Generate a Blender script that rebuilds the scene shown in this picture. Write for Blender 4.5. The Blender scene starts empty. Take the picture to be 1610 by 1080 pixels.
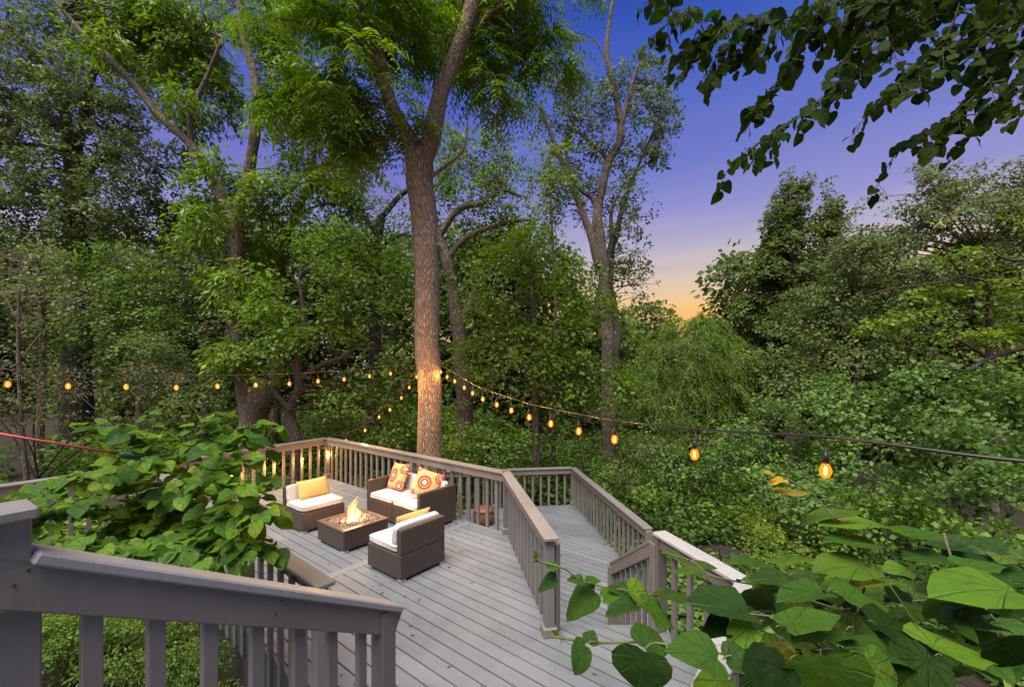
import bpy, math, random
import numpy as np
from mathutils import Vector, noise

sc = bpy.context.scene
rng = np.random.default_rng(7)
random.seed(7)
F = 660.0          # focal length in photograph pixels
HC = 2.47          # camera height over the main deck

# ------------------------------------------------------------------ camera
cam_d = bpy.data.cameras.new("camera")
cam_d.sensor_width = 36.0
cam_d.lens = 36.0 * F / 1610.0
cam_d.shift_y = 47.0 / 1610.0
cam_d.clip_start = 0.05
cam_d.clip_end = 2000
cam = bpy.data.objects.new("camera", cam_d)
sc.collection.objects.link(cam)
cam.location = (0, 0, HC)
cam.rotation_euler = (math.radians(90), 0, 0)
sc.camera = cam

# ------------------------------------------------------------------ world
W = bpy.data.worlds.new("World")
sc.world = W
W.use_nodes = True
nt = W.node_tree
nt.nodes.clear()
n_out = nt.nodes.new("ShaderNodeOutputWorld")
n_bg = nt.nodes.new("ShaderNodeBackground")
tc = nt.nodes.new("ShaderNodeTexCoord")
sep = nt.nodes.new("ShaderNodeSeparateXYZ")
nt.links.new(tc.outputs["Generated"], sep.inputs[0])
cl = nt.nodes.new("ShaderNodeTexNoise")
cl.inputs["Scale"].default_value = 2.0
cl.inputs["Detail"].default_value = 4
mp = nt.nodes.new("ShaderNodeMapping")
mp.inputs["Scale"].default_value = (1, 1, 11)
nt.links.new(tc.outputs["Generated"], mp.inputs[0])
nt.links.new(mp.outputs[0], cl.inputs["Vector"])
ma = nt.nodes.new("ShaderNodeMath"); ma.operation = 'MULTIPLY_ADD'
nt.links.new(cl.outputs["Fac"], ma.inputs[0]); ma.inputs[1].default_value = 0.06; 
nt.links.new(sep.outputs["Z"], ma.inputs[2])
mb = nt.nodes.new("ShaderNodeMath"); mb.operation = 'SUBTRACT'
nt.links.new(ma.outputs[0], mb.inputs[0]); mb.inputs[1].default_value = 0.03
ramp = nt.nodes.new("ShaderNodeValToRGB")
nt.links.new(mb.outputs[0], ramp.inputs[0])
def srgb(r, g, b):
    f = lambda c: (c/255/12.92) if c/255 <= 0.04045 else ((c/255+0.055)/1.055)**2.4
    return (f(r), f(g), f(b), 1)
stops = [(0.0, (225, 140, 70)), (0.10, (240, 172, 88)), (0.15, (236, 194, 136)), (0.205, (212, 190, 174)), (0.26, (180, 173, 192)),
         (0.34, (142, 142, 200)), (0.43, (108, 118, 194)), (0.53, (84, 104, 188)), (0.60, (62, 92, 180)), (0.66, (48, 80, 172)), (1.0, (26, 48, 132))]
el = ramp.color_ramp.elements
while len(el) > 1: el.remove(el[-1])
el[0].position = stops[0][0]; el[0].color = srgb(*stops[0][1])
for p, c in stops[1:]:
    e = el.new(p); e.color = srgb(*c)
pal = nt.nodes.new("ShaderNodeValToRGB"); nt.links.new(mb.outputs[0], pal.inputs[0])
e2 = pal.color_ramp.elements
while len(e2) > 1: e2.remove(e2[-1])
pst = [(0.0, (205, 196, 192)), (0.15, (198, 190, 200)), (0.31, (140, 140, 196)), (0.43, (106, 110, 192)), (0.55, (72, 92, 184)), (0.66, (44, 74, 170)), (1.0, (26, 48, 132))]
e2[0].position = 0; e2[0].color = srgb(*pst[0][1])
for p, c in pst[1:]:
    q = e2.new(p); q.color = srgb(*c)
dt = nt.nodes.new("ShaderNodeVectorMath"); dt.operation = 'DOT_PRODUCT'; dt.inputs[1].default_value = (math.sin(math.radians(30)), math.cos(math.radians(30)), 0)
nt.links.new(tc.outputs["Generated"], dt.inputs[0])
mrw = nt.nodes.new("ShaderNodeMapRange"); mrw.inputs[1].default_value = 0.55; mrw.inputs[2].default_value = 0.93; mrw.interpolation_type = 'SMOOTHSTEP'
nt.links.new(dt.outputs["Value"], mrw.inputs[0])
mxw = nt.nodes.new("ShaderNodeMix"); mxw.data_type = 'RGBA'
nt.links.new(mrw.outputs[0], mxw.inputs[0]); nt.links.new(pal.outputs[0], mxw.inputs[6]); nt.links.new(ramp.outputs[0], mxw.inputs[7])
nt.links.new(mxw.outputs[2], n_bg.inputs["Color"])
n_bg.inputs["Strength"].default_value = 0.62
# a thin share of physical twilight sky over the gradient
sky = nt.nodes.new("ShaderNodeTexSky"); sky.sky_type = 'NISHITA'; sky.sun_disc = False
sky.sun_elevation = math.radians(3.0); sky.sun_rotation = math.radians(28.0)
n_bg2 = nt.nodes.new("ShaderNodeBackground"); n_bg2.inputs["Strength"].default_value = 0.001
nt.links.new(sky.outputs[0], n_bg2.inputs["Color"])
add = nt.nodes.new("ShaderNodeAddShader")
nt.links.new(n_bg.outputs[0], add.inputs[0]); nt.links.new(n_bg2.outputs[0], add.inputs[1])
nt.links.new(add.outputs[0], n_out.inputs["Surface"])

# ------------------------------------------------------------------ sun (very soft dusk light)
sd = bpy.data.lights.new("sun", 'SUN')
sd.energy = 4.4
sd.angle = math.radians(50)
sd.color = (1.0, 0.94, 0.80)
sun = bpy.data.objects.new("sun", sd)
sc.collection.objects.link(sun)
sun.rotation_euler = Vector((0.22, 0.42, -1.0)).to_track_quat('-Z', 'Y').to_euler()

sc.view_settings.view_transform = 'Standard'
sc.view_settings.look = 'None'
sc.view_settings.exposure = 0.82
sc.view_settings.gamma = 1.0
sc.view_settings.use_curve_mapping = False
sc.cycles.max_bounces = 6
sc.cycles.diffuse_bounces = 3
sc.cycles.glossy_bounces = 2
sc.cycles.transmission_bounces = 4
sc.cycles.transparent_max_bounces = 8
sc.cycles.sample_clamp_indirect = 4
sc.cycles.use_denoising = True
try:
    sc.cycles.denoiser = 'OPENIMAGEDENOISE'
except Exception:
    pass

# ------------------------------------------------------------------ helpers
def P(x, y, Y):
    """world point seen at photograph pixel (x, y) at distance Y"""
    return Vector(((x-805)/F*Y, Y, HC - (y-587)/F*Y))

def link(o):
    sc.collection.objects.link(o); return o

def props(o, label=None, cat=None, group=None, kind=None):
    if label: o["label"] = label
    if cat: o["category"] = cat
    if group: o["group"] = group
    if kind: o["kind"] = kind
    return o

def thing(name, loc, label, cat, group=None, rz=0):
    o = bpy.data.objects.new(name, None)
    o.empty_display_size = 0.2
    link(o); o.location = loc; o.rotation_euler = (0, 0, rz)
    return props(o, label, cat, group)

def mesh(name, V, Fc, mat, parent=None, smooth=False, local=False, uv=None):
    """V in world coordinates unless local; becomes a child of parent"""
    V = [tuple(v) for v in V]
    if parent is not None and not local:
        L = parent.location
        V = [(v[0]-L[0], v[1]-L[1], v[2]-L[2]) for v in V]
    me = bpy.data.meshes.new(name)
    me.from_pydata(V, [], [tuple(f) for f in Fc])
    if mat: me.materials.append(mat)
    if smooth: me.polygons.foreach_set("use_smooth", [True]*len(me.polygons))
    if uv is not None:
        l = me.uv_layers.new(name="UVMap")
        vi = np.zeros(len(me.loops), dtype=np.int32); me.loops.foreach_get("vertex_index", vi)
        l.data.foreach_set("uv", np.array(uv, dtype=np.float32)[vi].ravel())
    me.update()
    o = bpy.data.objects.new(name, me); link(o)
    if parent is not None: o.parent = parent
    return o

def inst(src_mesh, name, parent, loc, rot=(0, 0, 0), scale=(1, 1, 1)):
    o = bpy.data.objects.new(name, src_mesh); link(o)
    L = parent.location if parent is not None else (0, 0, 0)
    o.location = (loc[0]-L[0], loc[1]-L[1], loc[2]-L[2])
    o.rotation_mode = 'XYZ' if not hasattr(rot, 'w') else 'QUATERNION'
    if hasattr(rot, 'w'): o.rotation_quaternion = rot
    else: o.rotation_euler = rot
    o.scale = scale
    if parent is not None: o.parent = parent
    return o

class MB:
    def __init__(s): s.V = []; s.F = []
    def add(s, V, Fc):
        k = len(s.V); s.V += [tuple(v) for v in V]; s.F += [tuple(i+k for i in f) for f in Fc]; return s
    def box(s, c, d, rz=0, bev=0.0, ex=None, ey=None, ez=None):
        c = Vector(c)
        if ex is None:
            ex = Vector((math.cos(rz), math.sin(rz), 0)); ey = Vector((-math.sin(rz), math.cos(rz), 0)); ez = Vector((0, 0, 1))
        hx, hy, hz = d[0]/2, d[1]/2, d[2]/2
        b = min(bev, hx*.9, hy*.9, hz*.9)
        if b <= 0:
            V = [c+ex*(a*hx)+ey*(e*hy)+ez*(g*hz) for g in (-1, 1) for e in (-1, 1) for a in (-1, 1)]
            return s.add(V, [(0, 2, 3, 1), (4, 5, 7, 6), (0, 1, 5, 4), (2, 6, 7, 3), (0, 4, 6, 2), (1, 3, 7, 5)])
        V = []; idx = {}
        for sx in (-1, 1):
            for sy in (-1, 1):
                for sz in (-1, 1):
                    for ax in range(3):
                        h = [hx, hy, hz]; q = [h[0]-b, h[1]-b, h[2]-b]; q[ax] = h[ax]
                        idx[(sx, sy, sz, ax)] = len(V)
                        V.append(c+ex*(sx*q[0])+ey*(sy*q[1])+ez*(sz*q[2]))
        Fc = []
        for ax in range(3):
            o1, o2 = [(1, 2), (2, 0), (0, 1)][ax]
            for sg in (-1, 1):
                def key(a, bb):
                    t = [0, 0, 0]; t[ax] = sg; t[o1] = a; t[o2] = bb; return idx[(*t, ax)]
                f = [key(-1, -1), key(1, -1), key(1, 1), key(-1, 1)]
                Fc.append(f if sg > 0 else f[::-1])
        for ax in range(3):       # edges along ax
            o1, o2 = [(1, 2), (2, 0), (0, 1)][ax]
            for a in (-1, 1):
                for bb in (-1, 1):
                    def k2(t3, face):
                        t = [0, 0, 0]; t[ax] = t3; t[o1] = a; t[o2] = bb; return idx[(*t, face)]
                    f = [k2(-1, o1), k2(1, o1), k2(1, o2), k2(-1, o2)]
                    Fc.append(f if a*bb < 0 else f[::-1])
        for sx in (-1, 1):
            for sy in (-1, 1):
                for sz in (-1, 1):
                    f = [idx[(sx, sy, sz, k)] for k in range(3)]
                    Fc.append(f if sx*sy*sz > 0 else f[::-1])
        return s.add(V, Fc)
    def beam(s, a, b, w, h, bev=0.0, up=None):
        """box from a to b; w sideways, h along up"""
        a = Vector(a); b = Vector(b); d = b-a; L = d.length; ex = d/L
        upv = Vector(up) if up is not None else Vector((0, 0, 1))
        ey = upv.cross(ex).normalized(); ez = ex.cross(ey)
        return s.box((a+b)/2, (L, w, h), bev=bev, ex=ex, ey=ey, ez=ez)
    def tube(s, pts, rad, sides=10, cap=True, wob=0.0, seed=0):
        pts = [Vector(p) for p in pts]
        n = len(pts)
        if not hasattr(rad, '__len__'): rad = [rad]*n
        k = len(s.V); ref = None
        for i, p in enumerate(pts):
            t = (pts[min(i+1, n-1)]-pts[max(i-1, 0)])
            if t.length < 1e-9: t = Vector((0, 0, 1))
            t.normalize()
            if ref is None:
                ref = t.orthogonal().normalized()
            ref = (ref - t*ref.dot(t))
            if ref.length < 1e-6: ref = t.orthogonal()
            ref.normalize(); q = t.cross(ref)
            for j in range(sides):
                a = 2*math.pi*j/sides
                r = rad[i]
                if wob:
                    r *= 1 + wob*noise.noise(Vector((math.cos(a)*1.7+seed, math.sin(a)*1.7, i*0.35)))+wob*.5*noise.noise(Vector((math.cos(a)*5+seed, math.sin(a)*5, i*0.9)))
                s.V.append(tuple(p + ref*(math.cos(a)*r) + q*(math.sin(a)*r)))
        for i in range(n-1):
            for j in range(sides):
                a = k+i*sides+j; b = k+i*sides+(j+1) % sides
                s.F.append((a, b, b+sides, a+sides))
        if cap:
            s.F.append(tuple(k+j for j in range(sides))[::-1]); s.F.append(tuple(k+(n-1)*sides+j for j in range(sides)))
        return s
    def lathe(s, c, prof, sides=12):
        c = Vector(c); k = len(s.V)
        for r, z in prof:
            for j in range(sides):
                a = 2*math.pi*j/sides
                s.V.append((c[0]+r*math.cos(a), c[1]+r*math.sin(a), c[2]+z))
        for i in range(len(prof)-1):
            for j in range(sides):
                a = k+i*sides+j; b = k+i*sides+(j+1) % sides
                s.F.append((a, b, b+sides, a+sides))
        s.F.append(tuple(k+j for j in range(sides))[::-1]); s.F.append(tuple(k+(len(prof)-1)*sides+j for j in range(sides)))
        return s
    def put(s, name, mat, parent=None, smooth=False, local=False):
        return mesh(name, s.V, s.F, mat, parent, smooth, local)

def smooth_path(pts, rads, n=6):
    """Catmull-Rom"""
    pts = [Vector(p) for p in pts]; out = []; ro = []
    for i in range(len(pts)-1):
        p0 = pts[max(i-1, 0)]; p1 = pts[i]; p2 = pts[i+1]; p3 = pts[min(i+2, len(pts)-1)]
        for k in range(n):
            t = k/n
            out.append(0.5*((2*p1)+(p2-p0)*t+(2*p0-5*p1+4*p2-p3)*t*t+(3*p1-p0-3*p2+p3)*t**3))
            ro.append(rads[i]*(1-t)+rads[i+1]*t)
    out.append(pts[-1]); ro.append(rads[-1])
    return out, ro

# ------------------------------------------------------------------ materials
def newmat(name):
    m = bpy.data.materials.new(name); m.use_nodes = True
    t = m.node_tree; b = t.nodes["Principled BSDF"]
    return m, t, b
def N(t, typ, **kw):
    n = t.nodes.new(typ)
    for k, v in kw.items():
        if k in n.inputs: n.inputs[k].default_value = v
        else: setattr(n, k, v)
    return n
def rampn(t, fac, stops):
    r = t.nodes.new("ShaderNodeValToRGB"); e = r.color_ramp.elements
    while len(e) > 1: e.remove(e[-1])
    e[0].position = stops[0][0]; e[0].color = (*stops[0][1], 1)
    for p, c in stops[1:]:
        q = e.new(p); q.color = (*c, 1)
    t.links.new(fac, r.inputs[0]); return r
def bump(t, b, h, strength, dist=0.01):
    n = N(t, "ShaderNodeBump", Strength=strength, Distance=dist)
    t.links.new(h, n.inputs["Height"]); t.links.new(n.outputs[0], b.inputs["Normal"]); return n

def paint_mat(name, col, dirt=0.5, grain_axis=None, rough=0.55, scale=1.0):
    """painted outdoor timber: slight board to board variation, grain, scuffs"""
    m, t, b = newmat(name)
    tcn = N(t, "ShaderNodeTexCoord"); oi = N(t, "ShaderNodeObjectInfo")
    mpn = N(t, "ShaderNodeMapping")
    if grain_axis is not None:
        mpn.inputs["Rotation"].default_value = (0, 0, -grain_axis)
    mpn.vector_type = 'POINT'
    geo = N(t, "ShaderNodeNewGeometry")
    t.links.new(geo.outputs["Position"], mpn.inputs[0])
    m2 = N(t, "ShaderNodeMapping"); m2.inputs["Scale"].default_value = (1.2, 26, 8) if grain_axis is not None else (18, 18, 2.0)
    t.links.new(mpn.outputs[0], m2.inputs[0])
    gr = N(t, "ShaderNodeTexNoise", Scale=3.0*scale, Detail=6.0, Roughness=0.65); t.links.new(m2.outputs[0], gr.inputs["Vector"])
    st = N(t, "ShaderNodeTexNoise", Scale=1.1, Detail=7.0, Roughness=0.7); t.links.new(geo.outputs["Position"], st.inputs["Vector"])
    sp = N(t, "ShaderNodeTexNoise", Scale=34.0, Detail=3.0, Roughness=0.6); t.links.new(geo.outputs["Position"], sp.inputs["Vector"])
    c0 = col; dk = tuple(c*0.62 for c in col); lt = tuple(min(1, c*1.16) for c in col)
    r1 = rampn(t, st.outputs["Fac"], [(0.28, tuple(c*(1-0.35*dirt) for c in col)), (0.5, c0), (0.72, lt)])
    r2 = rampn(t, sp.outputs["Fac"], [(0.24, (0.45, 0.40, 0.34)), (0.33, (1, 1, 1))])
    mx = N(t, "ShaderNodeMix"); mx.data_type = 'RGBA'; mx.blend_type = 'MULTIPLY'; mx.inputs[0].default_value = 0.8*dirt
    t.links.new(r1.outputs[0], mx.inputs[6]); t.links.new(r2.outputs[0], mx.inputs[7])
    hv = N(t, "ShaderNodeHueSaturation")
    mr = N(t, "ShaderNodeMapRange"); mr.inputs[3].default_value = 0.88; mr.inputs[4].default_value = 1.1
    t.links.new(oi.outputs["Random"], mr.inputs[0]); t.links.new(mr.outputs[0], hv.inputs["Value"])
    t.links.new(mx.outputs[2], hv.inputs["Color"])
    mx2 = N(t, "ShaderNodeMix"); mx2.data_type = 'RGBA'; mx2.blend_type = 'MULTIPLY'; mx2.inputs[0].default_value = 0.35
    r3 = rampn(t, gr.outputs["Fac"], [(0.3, (0.6, 0.6, 0.6)), (0.6, (1, 1, 1))])
    t.links.new(hv.outputs[0], mx2.inputs[6]); t.links.new(r3.outputs[0], mx2.inputs[7])
    t.links.new(mx2.outputs[2], b.inputs["Base Color"])
    b.inputs["Roughness"].default_value = rough
    bump(t, b, gr.outputs["Fac"], 0.12, 0.004)
    return m

U1 = Vector((0.782, -0.622, 0)).normalized()
U2 = Vector((0.622, 0.782, 0)).normalized()
ANG = math.atan2(U1.y, U1.x)
M_board = paint_mat("deck_paint", (0.150, 0.164, 0.188), 0.75, ANG, 0.68)
M_rail = paint_mat("rail_paint", (0.172, 0.165, 0.160), 0.5, None, 0.55)
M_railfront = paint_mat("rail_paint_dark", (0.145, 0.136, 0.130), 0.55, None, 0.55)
M_cap = paint_mat("cap_paint", (0.185, 0.18, 0.182), 0.45, None, 0.45)
M_capn = paint_mat("near_cap_lit_tone", (0.235, 0.232, 0.245), 0.5, None, 0.5)  # paler copy of the cap paint: light from above put into the colour
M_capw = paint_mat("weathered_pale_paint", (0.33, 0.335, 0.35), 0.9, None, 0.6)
M_dark = paint_mat("skirt_paint", (0.06, 0.058, 0.06), 0.4, None, 0.7)

def simple(name, col, rough=0.6, metal=0.0, nscale=30, var=0.25, bstr=0.2):
    m, t, b = newmat(name)
    tcn = N(t, "ShaderNodeTexCoord")
    n = N(t, "ShaderNodeTexNoise", Scale=float(nscale), Detail=5.0, Roughness=0.6); t.links.new(tcn.outputs["Object"], n.inputs["Vector"])
    r = rampn(t, n.outputs["Fac"], [(0.25, tuple(c*(1-var) for c in col)), (0.75, tuple(min(1, c*(1+var)) for c in col))])
    t.links.new(r.outputs[0], b.inputs["Base Color"])
    b.inputs["Roughness"].default_value = rough; b.inputs["Metallic"].default_value = metal
    if bstr: bump(t, b, n.outputs["Fac"], bstr, 0.005)
    return m

def wicker_mat():
    m, t, b = newmat("woven_resin_wicker")
    tcn = N(t, "ShaderNodeTexCoord")
    # flat strands woven over upright stakes: checker of alternating bumps using object coords
    sp = N(t, "ShaderNodeSeparateXYZ"); t.links.new(tcn.outputs["Object"], sp.inputs[0])
    ad = N(t, "ShaderNodeMath", operation='ADD'); t.links.new(sp.outputs["X"], ad.inputs[0]); t.links.new(sp.outputs["Y"], ad.inputs[1])
    def wave(src, k):
        a = N(t, "ShaderNodeMath", operation='MULTIPLY'); t.links.new(src, a.inputs[0]); a.inputs[1].default_value = k
        s_ = N(t, "ShaderNodeMath", operation='SINE'); t.links.new(a.outputs[0], s_.inputs[0]); return s_.outputs[0]
    wx = wave(ad.outputs[0], 2*math.pi/0.046); wz = wave(sp.outputs["Z"], 2*math.pi/0.030); wz2 = wave(sp.outputs["Z"], 2*math.pi/0.015)
    pr = N(t, "ShaderNodeMath", operation='MULTIPLY'); t.links.new(wx, pr.inputs[0]); t.links.new(wz, pr.inputs[1])
    h = N(t, "ShaderNodeMath", operation='MULTIPLY_ADD'); t.links.new(wz2, h.inputs[0]); h.inputs[1].default_value = 0.5; t.links.new(pr.outputs[0], h.inputs[2])
    mr = N(t, "ShaderNodeMapRange"); mr.inputs[1].default_value = -1.5; mr.inputs[2].default_value = 1.5
    t.links.new(h.outputs[0], mr.inputs[0])
    r = rampn(t, mr.outputs[0], [(0.1, (0.014, 0.010, 0.008)), (0.45, (0.045, 0.033, 0.028)), (0.9, (0.095, 0.072, 0.062))])
    t.links.new(r.outputs[0], b.inputs["Base Color"]); b.inputs["Roughness"].default_value = 0.42
    bump(t, b, mr.outputs[0], 0.7, 0.006)
    return m
M_wick = wicker_mat()
M_white = simple("white_canvas", (0.50, 0.485, 0.49), 0.9, 0, 60, 0.05, 0.25)
M_yellow = simple("yellow_linen", (0.62, 0.40, 0.13), 0.95, 0, 90, 0.14, 0.4)
M_foot = simple("aluminium_foot", (0.6, 0.6, 0.6), 0.35, 0.8, 20, 0.05, 0)
M_stoneedge = simple("brown_table_edge", (0.085, 0.065, 0.056), 0.4, 0, 40, 0.15, 0.1)
M_black = simple("black_rubber", (0.012, 0.012, 0.012), 0.5, 0, 20, 0.1, 0)
M_cable = simple("black_cable", (0.02, 0.018, 0.017), 0.45, 0, 20, 0.1, 0)
M_red = simple("red_cord", (0.42, 0.045, 0.06), 0.5, 0, 90, 0.2, 0.2)
M_green = simple("green_plastic", (0.01, 0.12, 0.055), 0.3, 0, 20, 0.1, 0)
M_metal = simple("dark_metal", (0.10, 0.095, 0.09), 0.4, 0.7, 20, 0.1, 0)
M_rock = simple("lava_rock", (0.10, 0.045, 0.035), 0.35, 0, 14, 0.6, 0.4)

def floral_mat():
    m, t, b = newmat("floral_print_fabric")
    uvn = N(t, "ShaderNodeTexCoord")
    src = uvn.outputs["UV"]
    # small busy ground
    v = N(t, "ShaderNodeTexVoronoi", Scale=11.0); t.links.new(src, v.inputs["Vector"])
    g = rampn(t, v.outputs["Distance"], [(0.06, (0.50, 0.10, 0.02)), (0.16, (0.62, 0.47, 0.27)), (0.30, (0.60, 0.46, 0.26)), (0.40, (0.28, 0.27, 0.08)), (0.52, (0.58, 0.44, 0.25)), (0.7, (0.5, 0.33, 0.08))])
    g.color_ramp.interpolation = 'EASE'
    prev = g.outputs[0]
    # medallions
    for cx, cy, R in [(0.40, 0.50, 0.30), (0.92, 0.80, 0.24), (0.88, 0.16, 0.22), (0.03, 0.02, 0.2), (0.02, 0.98, 0.17)]:
        mpn = N(t, "ShaderNodeMapping"); mpn.inputs["Location"].default_value = (-cx, -cy, 0); t.links.new(src, mpn.inputs[0])
        nz = N(t, "ShaderNodeTexNoise", Scale=9.0); t.links.new(src, nz.inputs["Vector"])
        vm = N(t, "ShaderNodeVectorMath", operation='LENGTH'); t.links.new(mpn.outputs[0], vm.inputs[0])
        ad = N(t, "ShaderNodeMath", operation='MULTIPLY_ADD'); t.links.new(nz.outputs["Fac"], ad.inputs[0]); ad.inputs[1].default_value = 0.05; t.links.new(vm.outputs["Value"], ad.inputs[2])
        dv = N(t, "ShaderNodeMath", operation='DIVIDE'); t.links.new(ad.outputs[0], dv.inputs[0]); dv.inputs[1].default_value = R
        ringc = rampn(t, dv.outputs[0], [(0.0, (0.5, 0.33, 0.1)), (0.2, (0.72, 0.62, 0.45)), (0.36, (0.55, 0.04, 0.015)), (0.6, (0.66, 0.5, 0.33)), (0.68, (0.60, 0.055, 0.02)), (0.9, (0.62, 0.10, 0.03))])
        ringc.color_ramp.interpolation = 'CONSTANT'
        mask = rampn(t, dv.outputs[0], [(0.94, (1, 1, 1)), (0.99, (0, 0, 0))])
        mx = N(t, "ShaderNodeMix"); mx.data_type = 'RGBA'
        t.links.new(mask.outputs[0], mx.inputs[0]); t.links.new(prev, mx.inputs[6]); t.links.new(ringc.outputs[0], mx.inputs[7])
        prev = mx.outputs[2]
    t.links.new(prev, b.inputs["Base Color"]); b.inputs["Roughness"].default_value = 0.9
    return m
M_floral = floral_mat()

def bark_mat(name, dark, light, vs=1.0, warm=None):
    m, t, b = newmat(name)
    geo = N(t, "ShaderNodeNewGeometry")
    mpn = N(t, "ShaderNodeMapping"); mpn.inputs["Scale"].default_value = (16*vs, 16*vs, 2.6*vs)
    t.links.new(geo.outputs["Position"], mpn.inputs[0])
    nz = N(t, "ShaderNodeTexNoise", Scale=1.2, Detail=3.0); t.links.new(mpn.outputs[0], nz.inputs["Vector"])
    mxv = N(t, "ShaderNodeMix"); mxv.data_type = 'RGBA'; mxv.blend_type = 'LINEAR_LIGHT'; mxv.inputs[0].default_value = 0.35
    t.links.new(mpn.outputs[0], mxv.inputs[6]); t.links.new(nz.outputs["Color"], mxv.inputs[7])
    v = N(t, "ShaderNodeTexVoronoi", Scale=1.5); v.feature = 'DISTANCE_TO_EDGE'; t.links.new(mxv.outputs[2], v.inputs["Vector"])
    n2 = N(t, "ShaderNodeTexNoise", Scale=0.9, Detail=8.0, Roughness=0.7); t.links.new(geo.outputs["Position"], n2.inputs["Vector"])
    ad = N(t, "ShaderNodeMath", operation='MULTIPLY_ADD'); t.links.new(n2.outputs["Fac"], ad.inputs[0]); ad.inputs[1].default_value = 0.6; t.links.new(v.outputs["Distance"], ad.inputs[2])
    r = rampn(t, ad.outputs[0], [(0.22, dark), (0.42, tuple((a+c)/2 for a, c in zip(dark, light))), (0.75, light)])
    t.links.new(r.outputs[0], b.inputs["Base Color"]); b.inputs["Roughness"].default_value = 0.9
    r2 = rampn(t, v.outputs["Distance"], [(0.0, (0, 0, 0)), (0.25, (1, 1, 1))])
    bump(t, b, r2.outputs[0], 0.9, 0.03)
    return m
M_bark_main = bark_mat("furrowed_bark", (0.11, 0.072, 0.05), (0.44, 0.315, 0.225), 1.5)
M_bark_grey = bark_mat("grey_bark", (0.06, 0.046, 0.036), (0.24, 0.18, 0.14), 0.8)
M_bark_dark = bark_mat("dark_bark", (0.02, 0.017, 0.015), (0.075, 0.06, 0.052), 0.8)

def leaf_mat(name, dark, light, trans=0.35, rough=0.5):
    m, t, b = newmat(name)
    at = N(t, "ShaderNodeAttribute", attribute_name="tint")
    r = rampn(t, at.outputs["Fac"], [(0.0, dark), (0.75, light), (1.0, (min(1, light[0]*1.5), light[1]*1.2, light[2]*1.1))])
    t.links.new(r.outputs[0], b.inputs["Base Color"]); b.inputs["Roughness"].default_value = rough
    b.inputs["Specular IOR Level"].default_value = 0.25
    tr = N(t, "ShaderNodeBsdfTranslucent")
    hs = N(t, "ShaderNodeHueSaturation", Saturation=1.15, Value=1.5); t.links.new(r.outputs[0], hs.inputs["Color"]); t.links.new(hs.outputs[0], tr.inputs["Color"])
    mx = N(t, "ShaderNodeMixShader"); mx.inputs[0].default_value = trans
    t.links.new(b.outputs[0], mx.inputs[1]); t.links.new(tr.outputs[0], mx.inputs[2])
    t.links.new(mx.outputs[0], t.nodes["Material Output"].inputs["Surface"])
    return m
L_oak = leaf_mat("oak_leaf", (0.04, 0.066, 0.024), (0.145, 0.20, 0.052))
L_bright = leaf_mat("bright_leaf", (0.045, 0.10, 0.012), (0.20, 0.32, 0.03))
L_maple = leaf_mat("maple_leaf", (0.04, 0.085, 0.016), (0.15, 0.25, 0.04))
L_grey = leaf_mat("grey_green_leaf", (0.055, 0.08, 0.03), (0.17, 0.21, 0.07))
L_cool = leaf_mat("cool_green_leaf", (0.04, 0.085, 0.022), (0.16, 0.265, 0.062))
L_yellow = leaf_mat("yellow_green_leaf", (0.05, 0.095, 0.012), (0.19, 0.275, 0.03))
L_willow = leaf_mat("feathery_leaf", (0.06, 0.105, 0.02), (0.18, 0.27, 0.05))
L_mid = leaf_mat("lively_leaf", (0.05, 0.1, 0.014), (0.19, 0.30, 0.035))
L_dry = leaf_mat("dry_twiggy_leaf", (0.055, 0.062, 0.027), (0.16, 0.16, 0.065))

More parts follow.
